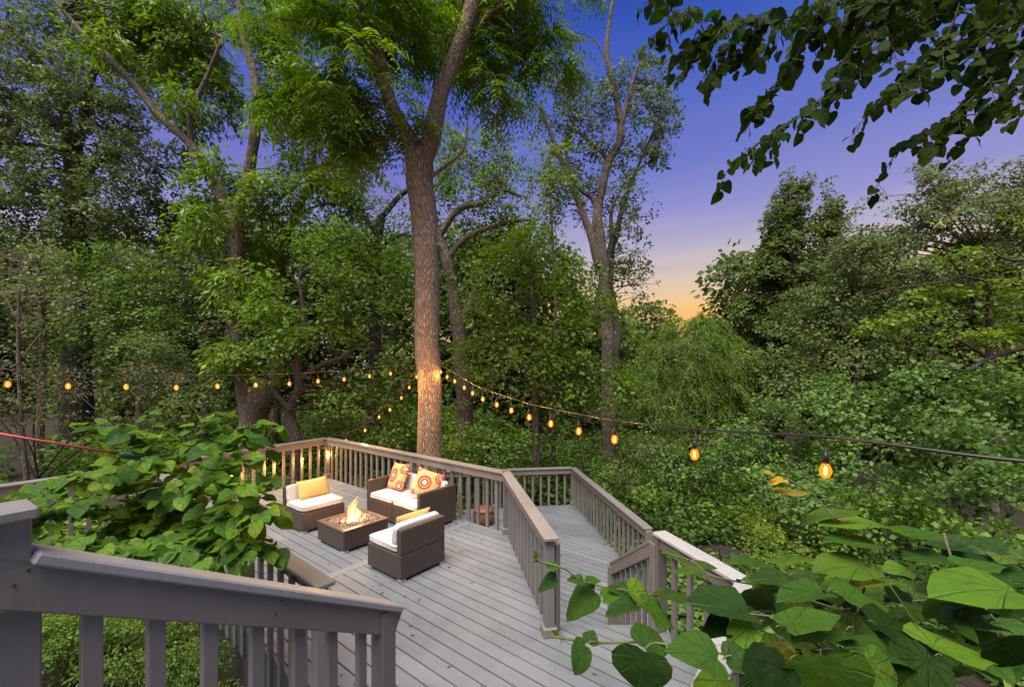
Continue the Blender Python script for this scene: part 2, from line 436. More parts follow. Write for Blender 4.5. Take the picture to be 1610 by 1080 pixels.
def heart_mat(name, dark, light, vein, trans=0.35, spec=0.2):
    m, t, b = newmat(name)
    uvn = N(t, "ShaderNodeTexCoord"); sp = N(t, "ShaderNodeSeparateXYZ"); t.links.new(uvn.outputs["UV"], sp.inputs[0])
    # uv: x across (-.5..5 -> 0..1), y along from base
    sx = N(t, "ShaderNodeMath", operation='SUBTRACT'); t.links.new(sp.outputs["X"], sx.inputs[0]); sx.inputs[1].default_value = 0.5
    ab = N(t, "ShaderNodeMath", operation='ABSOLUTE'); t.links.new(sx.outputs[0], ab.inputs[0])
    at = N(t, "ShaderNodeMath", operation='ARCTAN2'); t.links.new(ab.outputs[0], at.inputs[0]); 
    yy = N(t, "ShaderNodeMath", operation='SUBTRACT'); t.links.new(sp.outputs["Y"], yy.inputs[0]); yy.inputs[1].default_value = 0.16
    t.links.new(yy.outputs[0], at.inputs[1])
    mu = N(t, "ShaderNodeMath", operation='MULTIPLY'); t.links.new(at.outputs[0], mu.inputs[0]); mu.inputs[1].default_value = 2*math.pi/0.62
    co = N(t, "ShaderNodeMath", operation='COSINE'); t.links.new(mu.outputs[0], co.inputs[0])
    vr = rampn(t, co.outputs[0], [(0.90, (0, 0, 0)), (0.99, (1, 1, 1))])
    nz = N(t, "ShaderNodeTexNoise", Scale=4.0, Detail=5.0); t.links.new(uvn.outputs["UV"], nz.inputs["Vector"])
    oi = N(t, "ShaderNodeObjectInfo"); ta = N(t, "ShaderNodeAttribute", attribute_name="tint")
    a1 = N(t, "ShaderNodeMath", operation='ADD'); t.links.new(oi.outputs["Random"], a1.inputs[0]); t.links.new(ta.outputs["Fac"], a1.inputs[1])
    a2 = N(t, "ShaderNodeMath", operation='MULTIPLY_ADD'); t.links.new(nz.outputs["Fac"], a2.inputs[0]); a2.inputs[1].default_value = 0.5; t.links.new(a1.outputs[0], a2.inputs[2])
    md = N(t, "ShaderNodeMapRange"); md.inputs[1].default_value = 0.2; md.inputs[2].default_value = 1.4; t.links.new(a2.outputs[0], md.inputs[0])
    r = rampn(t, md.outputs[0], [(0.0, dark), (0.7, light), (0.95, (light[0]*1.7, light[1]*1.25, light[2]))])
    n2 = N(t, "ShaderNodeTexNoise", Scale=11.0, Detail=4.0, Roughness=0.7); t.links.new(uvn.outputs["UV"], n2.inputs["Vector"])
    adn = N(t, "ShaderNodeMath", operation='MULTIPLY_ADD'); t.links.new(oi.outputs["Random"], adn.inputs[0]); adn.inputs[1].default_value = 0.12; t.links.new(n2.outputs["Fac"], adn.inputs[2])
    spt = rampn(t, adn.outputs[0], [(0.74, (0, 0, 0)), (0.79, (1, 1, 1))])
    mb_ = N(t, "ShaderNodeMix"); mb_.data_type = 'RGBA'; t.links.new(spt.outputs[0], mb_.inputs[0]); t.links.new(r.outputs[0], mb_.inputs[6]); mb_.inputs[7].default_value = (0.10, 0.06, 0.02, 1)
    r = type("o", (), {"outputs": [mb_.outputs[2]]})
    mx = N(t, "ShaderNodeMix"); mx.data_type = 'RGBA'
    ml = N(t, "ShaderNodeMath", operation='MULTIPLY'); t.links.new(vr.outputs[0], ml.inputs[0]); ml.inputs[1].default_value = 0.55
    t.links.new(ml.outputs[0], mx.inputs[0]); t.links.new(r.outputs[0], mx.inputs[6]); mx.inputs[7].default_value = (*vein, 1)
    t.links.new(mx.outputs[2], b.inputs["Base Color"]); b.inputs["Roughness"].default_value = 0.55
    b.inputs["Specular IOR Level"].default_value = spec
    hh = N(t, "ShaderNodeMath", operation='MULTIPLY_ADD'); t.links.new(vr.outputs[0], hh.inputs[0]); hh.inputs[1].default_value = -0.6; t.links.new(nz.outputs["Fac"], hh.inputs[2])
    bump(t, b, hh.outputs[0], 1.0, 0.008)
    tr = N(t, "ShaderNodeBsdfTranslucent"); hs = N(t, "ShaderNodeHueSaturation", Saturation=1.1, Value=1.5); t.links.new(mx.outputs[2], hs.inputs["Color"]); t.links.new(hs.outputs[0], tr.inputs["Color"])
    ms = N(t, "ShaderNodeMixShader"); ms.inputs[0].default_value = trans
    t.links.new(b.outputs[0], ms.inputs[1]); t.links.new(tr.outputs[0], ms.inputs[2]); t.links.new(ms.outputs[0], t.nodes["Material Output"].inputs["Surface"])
    return m
H_near = heart_mat("broad_heart_leaf", (0.016, 0.045, 0.010), (0.060, 0.135, 0.014), (0.09, 0.175, 0.03))
H_mid = heart_mat("mid_heart_leaf", (0.022, 0.062, 0.008), (0.085, 0.19, 0.014), (0.11, 0.22, 0.035))
H_dark = heart_mat("backlit_tone_heart_leaf", (0.008, 0.022, 0.004), (0.024, 0.055, 0.006), (0.03, 0.06, 0.01), 0.4, 0.08)  # darkened copy of the leaf colour, backlit shade painted in
H_gold2 = heart_mat("olive_heart_leaf", (0.09, 0.10, 0.012), (0.15, 0.16, 0.02), (0.2, 0.2, 0.05))
H_gold = heart_mat("yellowed_heart_leaf", (0.25, 0.2, 0.02), (0.4, 0.3, 0.03), (0.45, 0.36, 0.1))
M_twig = simple("green_twig", (0.10, 0.11, 0.04), 0.6, 0, 30, 0.3, 0.2)
M_twigd = simple("brown_twig", (0.04, 0.03, 0.025), 0.7, 0, 30, 0.3, 0.2)

# ------------------------------------------------------------------ ground
def sstep(a, b, x):
    t = min(1, max(0, (x-a)/(b-a))); return t*t*(3-2*t)
def gz(x, y):
    z = -0.65 + (-2.1+0.65)*sstep(-3.0, 3.0, x)
    z -= 0.8*sstep(4, 14, x)
    z += 1.1*sstep(12, 45, y)*(1 if x < 0 else 0.6)
    z += 0.12*noise.noise(Vector((x*0.35, y*0.35, 0))) + 0.03*noise.noise(Vector((x*1.7, y*1.7, 3)))
    return z
def ground():
    xs = sorted(set([round(-20+i*0.5, 2) for i in range(81)] + [-400, -200, -120, -80, -60, -45, -35, -28, -24, 24, 28, 35, 45, 60, 80, 120, 200, 400]))
    ys = sorted(set([round(-6+i*0.5, 2) for i in range(70)] + [-400, -150, -60, -30, -15, -10, 32, 36, 42, 50, 60, 80, 120, 200, 400, 900]))
    V = [(x, y, gz(x, y)) for y in ys for x in xs]; nx = len(xs)
    Fc = [(j*nx+i, j*nx+i+1, (j+1)*nx+i+1, (j+1)*nx+i) for j in range(len(ys)-1) for i in range(nx-1)]
    m, t, b = newmat("leaf_litter_soil")
    geo = N(t, "ShaderNodeNewGeometry")
    v = N(t, "ShaderNodeTexVoronoi", Scale=22.0); t.links.new(geo.outputs["Position"], v.inputs["Vector"])
    n = N(t, "ShaderNodeTexNoise", Scale=0.5, Detail=8.0, Roughness=0.7); t.links.new(geo.outputs["Position"], n.inputs["Vector"])
    r = rampn(t, v.outputs["Color"], [(0.2, (0.012, 0.007, 0.005)), (0.6, (0.03, 0.017, 0.012)), (0.85, (0.06, 0.036, 0.024))])
    r2 = rampn(t, n.outputs["Fac"], [(0.42, (0.022, 0.014, 0.010)), (0.62, (0.014, 0.022, 0.008))])
    mx = N(t, "ShaderNodeMix"); mx.data_type = 'RGBA'; mx.inputs[0].default_value = 0.45
    t.links.new(r.outputs[0], mx.inputs[6]); t.links.new(r2.outputs[0], mx.inputs[7]); t.links.new(mx.outputs[2], b.inputs["Base Color"])
    b.inputs["Roughness"].default_value = 0.95; bump(t, b, v.outputs["Distance"], 0.8, 0.03)
    o = mesh("ground", V, Fc, m, smooth=True); o["kind"] = "structure"
ground()

# ------------------------------------------------------------------ decks
def clip_half(poly, n, d, keep_less=True):
    out = []
    s = 1 if keep_less else -1
    for i in range(len(poly)):
        a = poly[i]; b = poly[(i+1) % len(poly)]
        da = s*(a[0]*n[0]+a[1]*n[1]-d); db = s*(b[0]*n[0]+b[1]*n[1]-d)
        if da <= 0: out.append(a)
        if (da < 0 < db) or (db < 0 < da):
            k = da/(da-db); out.append((a[0]+(b[0]-a[0])*k, a[1]+(b[1]-a[1])*k))
    return out
def slab(poly, z0, z1, bev=0.0):
    n = len(poly)
    V = [(p[0], p[1], z1) for p in poly]+[(p[0], p[1], z0) for p in poly]
    ar = sum(poly[i][0]*poly[(i+1) % n][1]-poly[(i+1) % n][0]*poly[i][1] for i in range(n))
    if ar < 0:
        V = V[:n][::-1]+V[n:][::-1]
    Fc = [tuple(range(n)), tuple(range(2*n-1, n-1, -1))]+[(i, i+n, (i+1) % n+n, (i+1) % n) for i in range(n)]
    return V, Fc
def deck_boards(parent, poly, z, n, off, pitch=0.1445, gap=0.014, th=0.034, splits=None, breaker=None):
    ds = [p[0]*n[0]+p[1]*n[1] for p in poly]
    k = math.floor((min(ds)-off)/pitch)
    while off+k*pitch < max(ds):
        a = off+k*pitch+gap/2; b = a+pitch-gap; k += 1
        pc = clip_half(clip_half(poly, n, b, True), n, a, False)
        if len(pc) < 3: continue
        pieces = [pc]
        if splits:
            for sn, sd in splits(k):
                np_ = []
                for q in pieces:
                    q1 = clip_half(q, sn, sd-0.002, True); q2 = clip_half(q, sn, sd+0.002, False)
                    np_ += [x for x in (q1, q2) if len(x) >= 3]
                pieces = np_
        for q in pieces:
            # drop duplicates
            qq = [q[0]]
            for p in q[1:]:
                if (p[0]-qq[-1][0])**2+(p[1]-qq[-1][1])**2 > 1e-6: qq.append(p)
            if len(qq) < 3: continue
            dz = random.uniform(-0.0012, 0.0012)
            V, Fc = slab(qq, z-th, z+dz)
            mesh("board", V, Fc, M_board, parent)

A = (-4.40, 9.98); B = (-0.09, 6.50); C = (0.35, 3.98); Fp = (1.42, 4.06); Hp = (1.72, 3.08); Jp = (0.72, 1.72)
Qe = (-1.42, 3.10); Ql = (-6.10, 7.03)
n2 = (U2.x, U2.y); n1 = (U1.x, U1.y)
main_poly = [A, B, C, (0.45, 4.10), (1.46, 4.10), (1.75, 3.05), (0.72, 1.70), (0.0, 1.2), (-0.9, 2.05), Qe, Ql]
deck = thing("main_deck", (-2, 6, 0), "broad grey painted timber deck carrying the seating group and fire table", "deck")
brk = -2.11*n1[0]+5.26*n1[1]       # breaker board crossing the deck, perpendicular to the boards
left_poly = clip_half(main_poly, n1, brk-0.075, True)
mid_poly = clip_half(clip_half(main_poly, n1, brk+0.07, True), n1, brk-0.07, False)
right_poly = clip_half(main_poly, n1, brk+0.075, False)
V_, F_ = slab(mid_poly, -0.034, 0.0008)
mesh("board", V_, F_, M_board, deck)
dC = C[0]*n2[0]+C[1]*n2[1]; eC = 0.45*n1[0]+4.10*n1[1]
r_low = clip_half(right_poly, n2, dC, True); r_up = clip_half(right_poly, n2, dC, False)
for q in (r_low, clip_half(r_up, n1, eC, True), clip_half(r_up, n1, eC, False)):
    if len(q) > 2: deck_boards(deck, q, 0.0, n2, dC)
deck_boards(deck, left_poly, 0.0, n2, 0.085, splits=lambda k: [(n1, -5.6-0.9*(k % 2))] if k % 3 else [])
def rim(parent, pts, z0, z1, close=False, mat=None, th=0.038):
    mb = MB()
    for a, b in zip(pts[:-1], pts[1:]):
        mb2 = MB(); mb2.beam((a[0], a[1], (z0+z1)/2), (b[0], b[1], (z0+z1)/2), th, abs(z1-z0))
        mb2.put("rim_joist", mat or M_dark, parent)
inset = lambda p, c=(-1.5, 5.5), k=0.993: (c[0]+(p[0]-c[0])*k, c[1]+(p[1]-c[1])*k)
mp_ = [inset(p) for p in main_poly]
rim(deck, mp_+[mp_[0]], -0.036, -0.30)
for (x, y) in [(-1.5, 3.3), (-3.2, 4.75), (-5.6, 6.9), (-4.3, 9.6), (-2.2, 7.9), (-0.3, 6.4), (0.2, 4.2), (1.3, 3.9), (1.5, 3.1), (0.2, 1.7)]:
    MB().box((x, y, (gz(x, y)-0.3)/2-0.15), (0.12, 0.12, -0.3-gz(x, y)+0.3)).put("support_post", M_dark, deck)
# dark lattice skirt along the left-hand side of the deck
for i in range(46):
    a = i/46; x = Qe[0]+(Ql[0]-Qe[0])*a; y = Qe[1]+(Ql[1]-Qe[1])*a
    zb = gz(x, y)
    MB().box((x+.03, y+.03, (zb-0.31)/2), (0.145, 0.02, -0.31-zb+0.06), rz=ANG).put("skirt_board", M_dark, deck)

ZL = -0.82
low = thing("lower_deck", (1, 8, ZL), "lower grey timber landing beyond the right-hand railing, reached by the short steps", "deck")
low_poly = [(-2.32, 10.05), (1.55, 10.55), (2.12, 6.30), (1.95, 4.95), (0.3, 4.35), (0.33, 5.6), (-0.02, 6.62), (-1.05, 7.45), (-1.2, 9.3), (-2.32, 9.5)]
deck_boards(low, low_poly, ZL, n2, 0.04, splits=lambda k: [(n1, -4.6)] if k % 5 == 1 else [])
lp_ = [inset(p, (0.6, 7.6)) for p in low_poly]
rim(low, lp_+[lp_[0]], ZL-0.036, ZL-0.28)
for (x, y) in [(1.4, 10.3), (2.0, 6.5), (-2.1, 9.8), (1.8, 5.1), (0.0, 10.2)]:
    MB().box((x, y, (gz(x, y)+ZL-.28)/2), (0.12, 0.12, max(.1, ZL-0.28-gz(x, y)))).put("support_post", M_dark, low)

# steps from main deck down to the landing
st = thing("short_steps", (0.88, 4.4, ZL), "short flight of grey steps dropping from main deck to lower landing", "steps")
for i in range(4):
    z = -0.164*(i+1); y = 4.12+0.26*i
    if i < 3: MB().box((0.90, y+0.15, z-0.019), (0.94, 0.28, 0.038), bev=0.004).put("tread", M_board, st)
    MB().box((0.90, y+0.005, z+0.06), (0.94, 0.018, 0.125)).put("riser", M_rail, st)

# ------------------------------------------------------------------ railings
def post(parent, x, y, z0, z1, mat, w=0.092, rz=ANG, trim=True, tall=0.0):
    MB().box((x, y, (z0+z1)/2), (w, w, z1-z0), rz=rz, bev=0.006).put("post", mat, parent)
    if trim:
        t = MB(); t.box((x, y, z0+0.045), (w+0.045, w+0.045, 0.09), rz=rz, bev=0.008)
        t.put("post_trim", mat, parent)
def rail(name, label, a, b, z0a, z0b, h=0.95, posts=(0, 1), sp=0.205, bw=0.052, mat=None, capm=None, capw=0.145, side=0, ext=(0.0, 0.0), out=0.03, post_w=0.092, group="deck railings", bot=-0.02, fh=0.118, trim=True, thingo=None, bal=True, cap_ext=(0, 0), bal_s=None):
    mat = mat or M_rail; capm = capm or M_cap
    a3 = Vector((a[0], a[1], z0a)); b3 = Vector((b[0], b[1], z0b))
    o = thingo or thing(name, tuple(a3), label, "railing", group)
    d = b3-a3; hd = Vector((d.x, d.y, 0)); Lh = hd.length; hd.normalize()
    nn = Vector((-hd.y, hd.x, 0))*(side or 1)
    rz = math.atan2(hd.y, hd.x)
    dirn = d.normalized()
    at = lambda s: a3+d*(s/Lh)
    ct = 0.036
    MB().beam(at(-cap_ext[0])+Vector((0, 0, h-ct/2)), at(Lh+cap_ext[1])+Vector((0, 0, h-ct/2)), capw, ct, bev=0.007).put("cap_rail", capm, o)
    # face board on the outer side, under the cap
    off = nn*-0.02
    MB().beam(at(-ext[0])+off+Vector((0, 0, h-ct-fh/2-0.002)), at(Lh+ext[1])+off+Vector((0, 0, h-ct-fh/2-0.002)), 0.036, fh, bev=0.004).put("face_board", mat, o)
    if bal:
        nb = max(1, round(Lh/sp)-1)
        # sloped balusters keep the same length: share one mesh
        zt = h-ct-0.012; zb = bot
        me = MB().box((0, 0, (zt+zb)/2), (bw, 0.036, zt-zb), bev=0.003)
        bm_ = bpy.data.meshes.new("baluster"); bm_.from_pydata(me.V, [], me.F); bm_.materials.append(mat); bm_.update()
        off2 = nn*0.018
        for s in (bal_s or [Lh*i/(nb+1) for i in range(1, nb+1)]):
            p = at(s)+off2
            inst(bm_, "baluster", o, p, (0, 0, rz))
    for s in posts:
        p = at(Lh*s)
        post(o, p.x-nn.x*0.0, p.y, p.z, p.z+h-ct-0.001, mat, post_w, rz, trim)
    return o

r1 = rail("deck_railing", "long grey railing along the back of the deck in front of the tall trunk", A, B, 0, 0, posts=(0, 0.585), side=1)
r2 = rail("deck_railing", "back-left railing with string lights hung along its outer face", (-6.05, 7.03), A, 0, 0, posts=(0,), side=1)
r3 = rail("deck_railing", "right-hand railing running from the corner post to a free-standing end post", B, C, 0, 0, posts=(0, 1), side=1, out=-0.03, sp=0.2, cap_ext=(0.04, 0.10))
post(r3, C[0]+0.075, C[1]+0.06, -0.3, 0.84, M_rail, 0.06, ANG, False)
r4 = rail("deck_railing", "near-left low railing with wide flat cap below the vine leaves", Qe, Ql, 0, 0, posts=(0, 0.5), side=1, out=0.03, sp=0.215, bot=-0.26, cap_ext=(0.10, 0))
r5 = rail("deck_railing", "railing across the far end of the lower landing", (-2.30, 10.02), (1.52, 10.50), ZL, ZL, posts=(0, 0.5, 1), side=1, sp=0.2)
r6 = rail("deck_railing", "railing down the right side of the lower landing", (1.52, 10.50), (2.07, 6.36), ZL, ZL, posts=(1,), side=1, sp=0.2, post_w=0.088)
# stair handrail beside the short steps: rises from the landing to the main deck
G = (1.27, 5.30)
r7 = rail("stair_railing", "short sloping handrail beside the steps to the lower landing", G, (1.40, 4.08), ZL-0.04, -0.08, h=0.95, posts=(0, 1), side=1, sp=0.15, mat=M_rail, bot=0.05, trim=False, post_w=0.1, out=-0.05, capw=0.09)
r8 = rail("deck_railing", "railing from steps to outer corner with a weathered pale cap", (1.42, 4.06), Hp, 0, 0, posts=(0, 1), side=1, sp=0.2, mat=M_railfront, trim=False, post_w=0.11, capm=M_capw)
r9 = rail("deck_railing", "near-right railing whose pale cap shows between the large leaves", Hp, Jp, 0, 0, posts=(1,), side=-1, sp=0.2, mat=M_railfront, trim=False, capm=M_capw)

# upper stair in front of the camera
SD = Vector((0.73, 1.17, 0)).normalized()      # downhill direction
SR = Vector((SD.y, -SD.x, 0))                  # to the right going down
P1 = Vector((-1.43, 1.27, 0)); R1 = Vector((-0.70, 2.44, 0))
ust = thing("upper_stairs", (-0.6, 1.6, 0), "timber stairs rising from the deck to the upper landing", "stairs")
for i in range(6):
    z = 1.0-(i)*0.1667; c = P1+SD*(0.02+0.26*i)+SR*0.62
    if i > 0: MB().box((c.x-SD.x*0.12, c.y-SD.y*0.12, z-0.019), (1.1, 0.27, 0.038), rz=math.atan2(SR.y, SR.x), bev=0.004).put("tread", M_board, ust)
for s in (0.10, 1.16):
    a = P1+SR*s+Vector((0, 0, 0.87)); b = P1+SR*s+SD*1.5+Vector((0, 0, -0.02))
    MB().beam(a, b, 0.038, 0.25).put("stringer", M_dark, ust)
ul = thing("upper_landing", (0, 0.2, 1.0), "small upper timber landing the photograph was taken from", "deck")
ulp = [(-1.43, 1.27), (-0.30, 0.72), (1.2, 0.0), (1.0, -1.6), (-3.2, -1.6)]
deck_boards(ul, ulp, 1.0, n2, 0.03)
r10 = rail("stair_railing", "big sloping grey stair rail crossing the bottom left corner", (P1.x, P1.y), (R1.x, R1.y), 1.94-0.95, 1.14-0.95, h=0.95, posts=(0.957,), bal_s=[.118, .287, .457, .637, .825, 1.0, 1.18], capm=M_capn, side=1, out=-0.02, sp=0.178, bw=0.052, mat=M_railfront, fh=0.135, bot=-0.05, trim=False, post_w=0.10, group="stair railings", ext=(0.25, 0.02), cap_ext=(0.02, 0.03))
pu = P1-SD*0.02
rail("landing_railing", "level landing rail with rounded cap in the extreme left corner", (pu.x-SD.x*1.4, pu.y-SD.y*1.4), (pu.x, pu.y), 1.0, 1.0, h=1.085, posts=(0,), side=1, out=-0.035, mat=M_railfront, fh=0.14, sp=0.19, bot=0.02, trim=False, post_w=0.12, group=None, cap_ext=(0, 0.01))
p = P1-SD*0.045+Vector((-SD.y, SD.x, 0))*0.055
MB().box((p.x, p.y, 0.93), (0.11, 0.07, 1.70), rz=math.atan2(SD.y, SD.x), bev=0.006).put("post", M_railfront, r10)
rail("garden_railing", "pale grey railing at the far left above the ground cover", (-7.6, 4.85), (-6.14, 6.90), 0, 0, posts=(0, 0.5, 1), side=1, sp=0.2, capm=M_cap, group=None)

fl_ = MB(); rq = random.Random(12)
for i in range(170):
    if i % 3 == 0: x, y, z = rq.uniform(.6, 1.9), rq.uniform(5.8, 10.2), ZL+.006
    else: x, y, z = rq.uniform(-3.5, 1.2), rq.uniform(2.6, 8.0), .004
    if z > 0 and (x+y*.0 > -.1 and y > 4.0): x -= 1.6
    if z > 0 and y > 6.5-.8*(x+.09)-.2: continue
    if z > 0 and y < 3.3-.845*(x+1.42)+.1 and x < -1.0: continue
    a = rq.uniform(0, 6.28); L = rq.uniform(.012, .034); w = L*rq.uniform(.25, .5)
    c, s_ = math.cos(a), math.sin(a)
    q = [(-L, 0, 0), (0, -w, .004), (L, 0, .002), (0, w, .005)]
    fl_.add([(x+c*p-s_*r, y+s_*p+c*r, z+t) for p, r, t in q], [(0, 1, 2, 3)])
lo_ = fl_.put("fallen_leaves", simple("dry_litter", (0.11, 0.07, 0.035), 0.9, 0, 3, 0.6, 0)); lo_["kind"] = "stuff"
nn_ = Vector((-SD.y, SD.x, 0))
M_nail = simple("rusty_nail", (0.06, 0.045, 0.04), 0.5, 0.5, 20, .2, 0)
for t_, dz in [(-.04, -.11), (-.02, -.06), (.5, -.12), (.52, -.06), (.97, -.12), (.975, -.07), (-.07, -.3), (-.06, -.42)]:
    a = P1.lerp(R1, t_); zt = 1.94+(1.14-1.94)*t_
    c = Vector((a.x, a.y, zt+dz))-nn_*0.04
    o_ = MB().lathe((0, 0, 0), [(0.0045, -.002), (0.004, .002)], 7).put("nail_head", M_nail, r10, local=True)
    o_.rotation_euler = (math.pi/2, 0, math.atan2(SD.y, SD.x)); o_.location = c-Vector(r10.location)
# ------------------------------------------------------------------ furniture
def puff(name, w, d, h, mat, parent, loc, rot=(0, 0, 0), pw=6.0, uv=False, corner=0.0, nseg=10, sag=0.0):
    """soft box: superellipsoid-like cushion, local"""
    nx = nseg; V = []; Fc = []; UV = []
    # grid over a box, six faces merged through a dictionary
    idx = {}
    def vert(a, b, c):
        k = (a, b, c)
        if k in idx: return idx[k]
        x, y, z = a/nx*2-1, b/nx*2-1, c/nx*2-1
        X, Y_, Z_ = x, y, z
        # round the edges
        e = (abs(x)**pw+abs(y)**pw+abs(z)**pw)**(1/pw)
        X, Y_, Z_ = x/e if e > 1 else x, y/e if e > 1 else y, z/e if e > 1 else z
        bul = (1-x*x)*(1-y*y)
        Z_ *= (0.8+0.2*bul)
        if corner:
            Z_ = z*(0.12+0.88*((1-abs(x)**2.4)*(1-abs(y)**2.4))**0.5)
            kk = 1-corner*(1-abs(y)**2) if False else 1
            X = x*(1-corner*(1-y*y)); Y_ = y*(1-corner*(1-x*x))
        q = noise.noise(Vector((X*1.6+loc[0]*7, Y_*1.6+loc[1]*7, Z_)))*0.03
        idx[k] = len(V)
        V.append((X*w/2*(1+q), Y_*d/2*(1+q), Z_*h/2*(1+2*q)-sag*bul))
        UV.append((X*.5+.5, Y_*.5+.5))
        return idx[k]
    R = range(nx)
    for i in R:
        for j in R:
            Fc.append((vert(i, j, nx), vert(i+1, j, nx), vert(i+1, j+1, nx), vert(i, j+1, nx)))
            Fc.append((vert(i, j+1, 0), vert(i+1, j+1, 0), vert(i+1, j, 0), vert(i, j, 0)))
            Fc.append((vert(i, 0, j), vert(i+1, 0, j), vert(i+1, 0, j+1), vert(i, 0, j+1)))
            Fc.append((vert(i, nx, j+1), vert(i+1, nx, j+1), vert(i+1, nx, j), vert(i, nx, j)))
            Fc.append((vert(0, i, j+1), vert(0, i+1, j+1), vert(0, i+1, j), vert(0, i, j)))
            Fc.append((vert(nx, i, j), vert(nx, i+1, j), vert(nx, i+1, j+1), vert(nx, i, j+1)))
    o = mesh(name, V, Fc, mat, None, True, True, UV)
    o.location = loc; o.rotation_euler = rot
    if parent is not None: o.parent = parent
    return o

def face_rz(f): return math.atan2(f[0], -f[1])
def legs(t, w, d):
    for sx in (-1, 1):
        for sy in (-1, 1):
            MB().box((sx*(w/2-0.045), sy*(d/2-0.045), 0.015), (0.075, 0.075, 0.03), bev=0.004).put("foot", M_foot, t, local=True)
def armless(name, c, facing, label):
    w, d = 0.70, 0.69
    t = thing(name, (c[0], c[1], 0), label, "chair", "wicker chairs round the fire table", face_rz(facing))
    MB().box((0, -0.0, 0.03+0.145), (w, d, 0.29), bev=0.012).put("base", M_wick, t, local=True)
    MB().box((0, d/2-0.04, 0.47), (w, 0.082, 0.30), bev=0.012).put("backrest", M_wick, t, local=True)
    legs(t, w, d)
    puff("seat_cushion", w-0.01, d-0.09, 0.105, M_white, t, (0, -0.045, 0.372), pw=14)
    puff("back_cushion", w-0.02, 0.26, 0.11, M_white, t, (0, d/2-0.145, 0.525), (math.radians(80), 0, 0), pw=10)
    return t
c1 = armless("wicker_chair", (-3.27, 6.93), (U1.x, U1.y), "armless brown wicker chair left of the fire, white seat facing it")
c2 = armless("wicker_chair", (-1.36, 5.42), (-U1.x, -U1.y), "armless brown wicker chair nearest the camera, seen from behind")
def world_of(t, v):
    a = t.rotation_euler.z; c, s = math.cos(a), math.sin(a)
    return (t.location.x+c*v[0]-s*v[1], t.location.y+s*v[0]+c*v[1], t.location.z+v[2])
def throw(t, v, w, d, h, mat, label, cat="pillow", tilt=68, yaw=0, corner=0.05, roll=0, group=None):
    o = puff("throw_pillow", w, d, h, mat, None, world_of(t, v), (math.radians(tilt), math.radians(roll), t.rotation_euler.z+math.radians(yaw)), corner=corner, nseg=12)
    return props(o, label, cat, group)
throw(c1, (0.04, 0.10, 0.56), 0.52, 0.30, 0.15, M_yellow, "plain yellow lumbar pillow on the chair left of the fire", corner=0.03, yaw=4)
throw(c2, (-0.02, 0.08, 0.56), 0.52, 0.30, 0.14, M_yellow, "plain yellow pillow leaning inside the nearest chair", corner=0.03, tilt=72)

# loveseat
FL = Vector((-2.54, 7.32)); FR = Vector((-1.426, 6.43)); BR = Vector((-0.925, 7.02))
sc_c = (FL+BR)/2
sw, sdp = 1.43, 0.775
sofa = thing("wicker_loveseat", (sc_c.x, sc_c.y, 0), "two-seat brown wicker loveseat with arms and white cushions behind the fire", "loveseat", None, face_rz((-U2.x, -U2.y)))
for s in (-1, 1):
    MB().box((s*(sw/4-0.022), -0.005, 0.175), (sw/2-0.055, sdp-0.02, 0.29), bev=0.012).put("base", M_wick, sofa, local=True)
    MB().box((s*(sw/2-0.035), 0, 0.325), (0.072, sdp, 0.59), bev=0.012).put("armrest", M_wick, sofa, local=True)
    puff("seat_cushion", sw/2-0.085, sdp-0.10, 0.105, M_white, sofa, (s*(sw/4-0.03), -0.05, 0.372), pw=14)
    puff("back_cushion", sw/2-0.10, 0.30, 0.13, M_white, sofa, (s*(sw/4-0.03), sdp/2-0.17, 0.53), (math.radians(78), 0, 0), pw=10)
MB().box((0, sdp/2-0.04, 0.47), (sw-0.15, 0.078, 0.30), bev=0.012).put("backrest", M_wick, sofa, local=True)
legs(sofa, sw, sdp)
throw(sofa, (-0.40, 0.045, 0.645), 0.47, 0.47, 0.17, M_floral, "orange floral pillow at the left arm of the loveseat", tilt=66, yaw=-4, roll=-4, corner=0.06, group="orange floral pillows")
throw(sofa, (0.40, 0.03, 0.64), 0.45, 0.45, 0.17, M_floral, "orange floral pillow propped on its corner at the loveseat's right arm", tilt=64, yaw=38, roll=18, corner=0.06, group="orange floral pillows")

# fire table
ft = thing("fire_table", (-2.36, 6.24, 0), "square brown wicker fire table burning in the middle of the seating", "fire table", None, face_rz((U1.x, U1.y)))
tw = 0.72
MB().box((0, 0, 0.03+0.125), (tw, tw, 0.25), bev=0.012).put("base", M_wick, ft, local=True)
legs(ft, tw, tw)
mb = MB()
for s in (-1, 1):
    mb.box((0, s*(tw/2-0.03), 0.296), (tw+0.01, 0.07, 0.03), bev=0.006)
    mb.box((s*(tw/2-0.03), 0, 0.2965), (0.07, tw-0.13, 0.03), bev=0.006)
mb.put("top_frame", M_stoneedge, ft, local=True)
MB().box((0, 0, 0.284), (tw-0.12, tw-0.12, 0.006)).put("burner_pan", M_black, ft, local=True)
mb = MB(); rr = random.Random(3)
for i in range(900):
    x = rr.uniform(-.285, .285); y = rr.uniform(-.285, .285); r = rr.uniform(.008, .019)
    z = 0.29+0.018*math.exp(-(x*x+y*y)/0.03)+rr.uniform(0, .008)
    V = []
    for v in [(1, 0, 0), (-1, 0, 0), (0, 1, 0), (0, -1, 0), (0, 0, 1), (0, 0, -1)]:
        V.append((x+v[0]*r*rr.uniform(.7, 1.2), y+v[1]*r*rr.uniform(.7, 1.2), z+v[2]*r*rr.uniform(.6, 1)))
    mb.add(V, [(0, 2, 4), (2, 1, 4), (1, 3, 4), (3, 0, 4), (2, 0, 5), (1, 2, 5), (3, 1, 5), (0, 3, 5)])
g = mb.put("fire_glass", M_rock, ft, local=True); g["kind"] = "stuff"
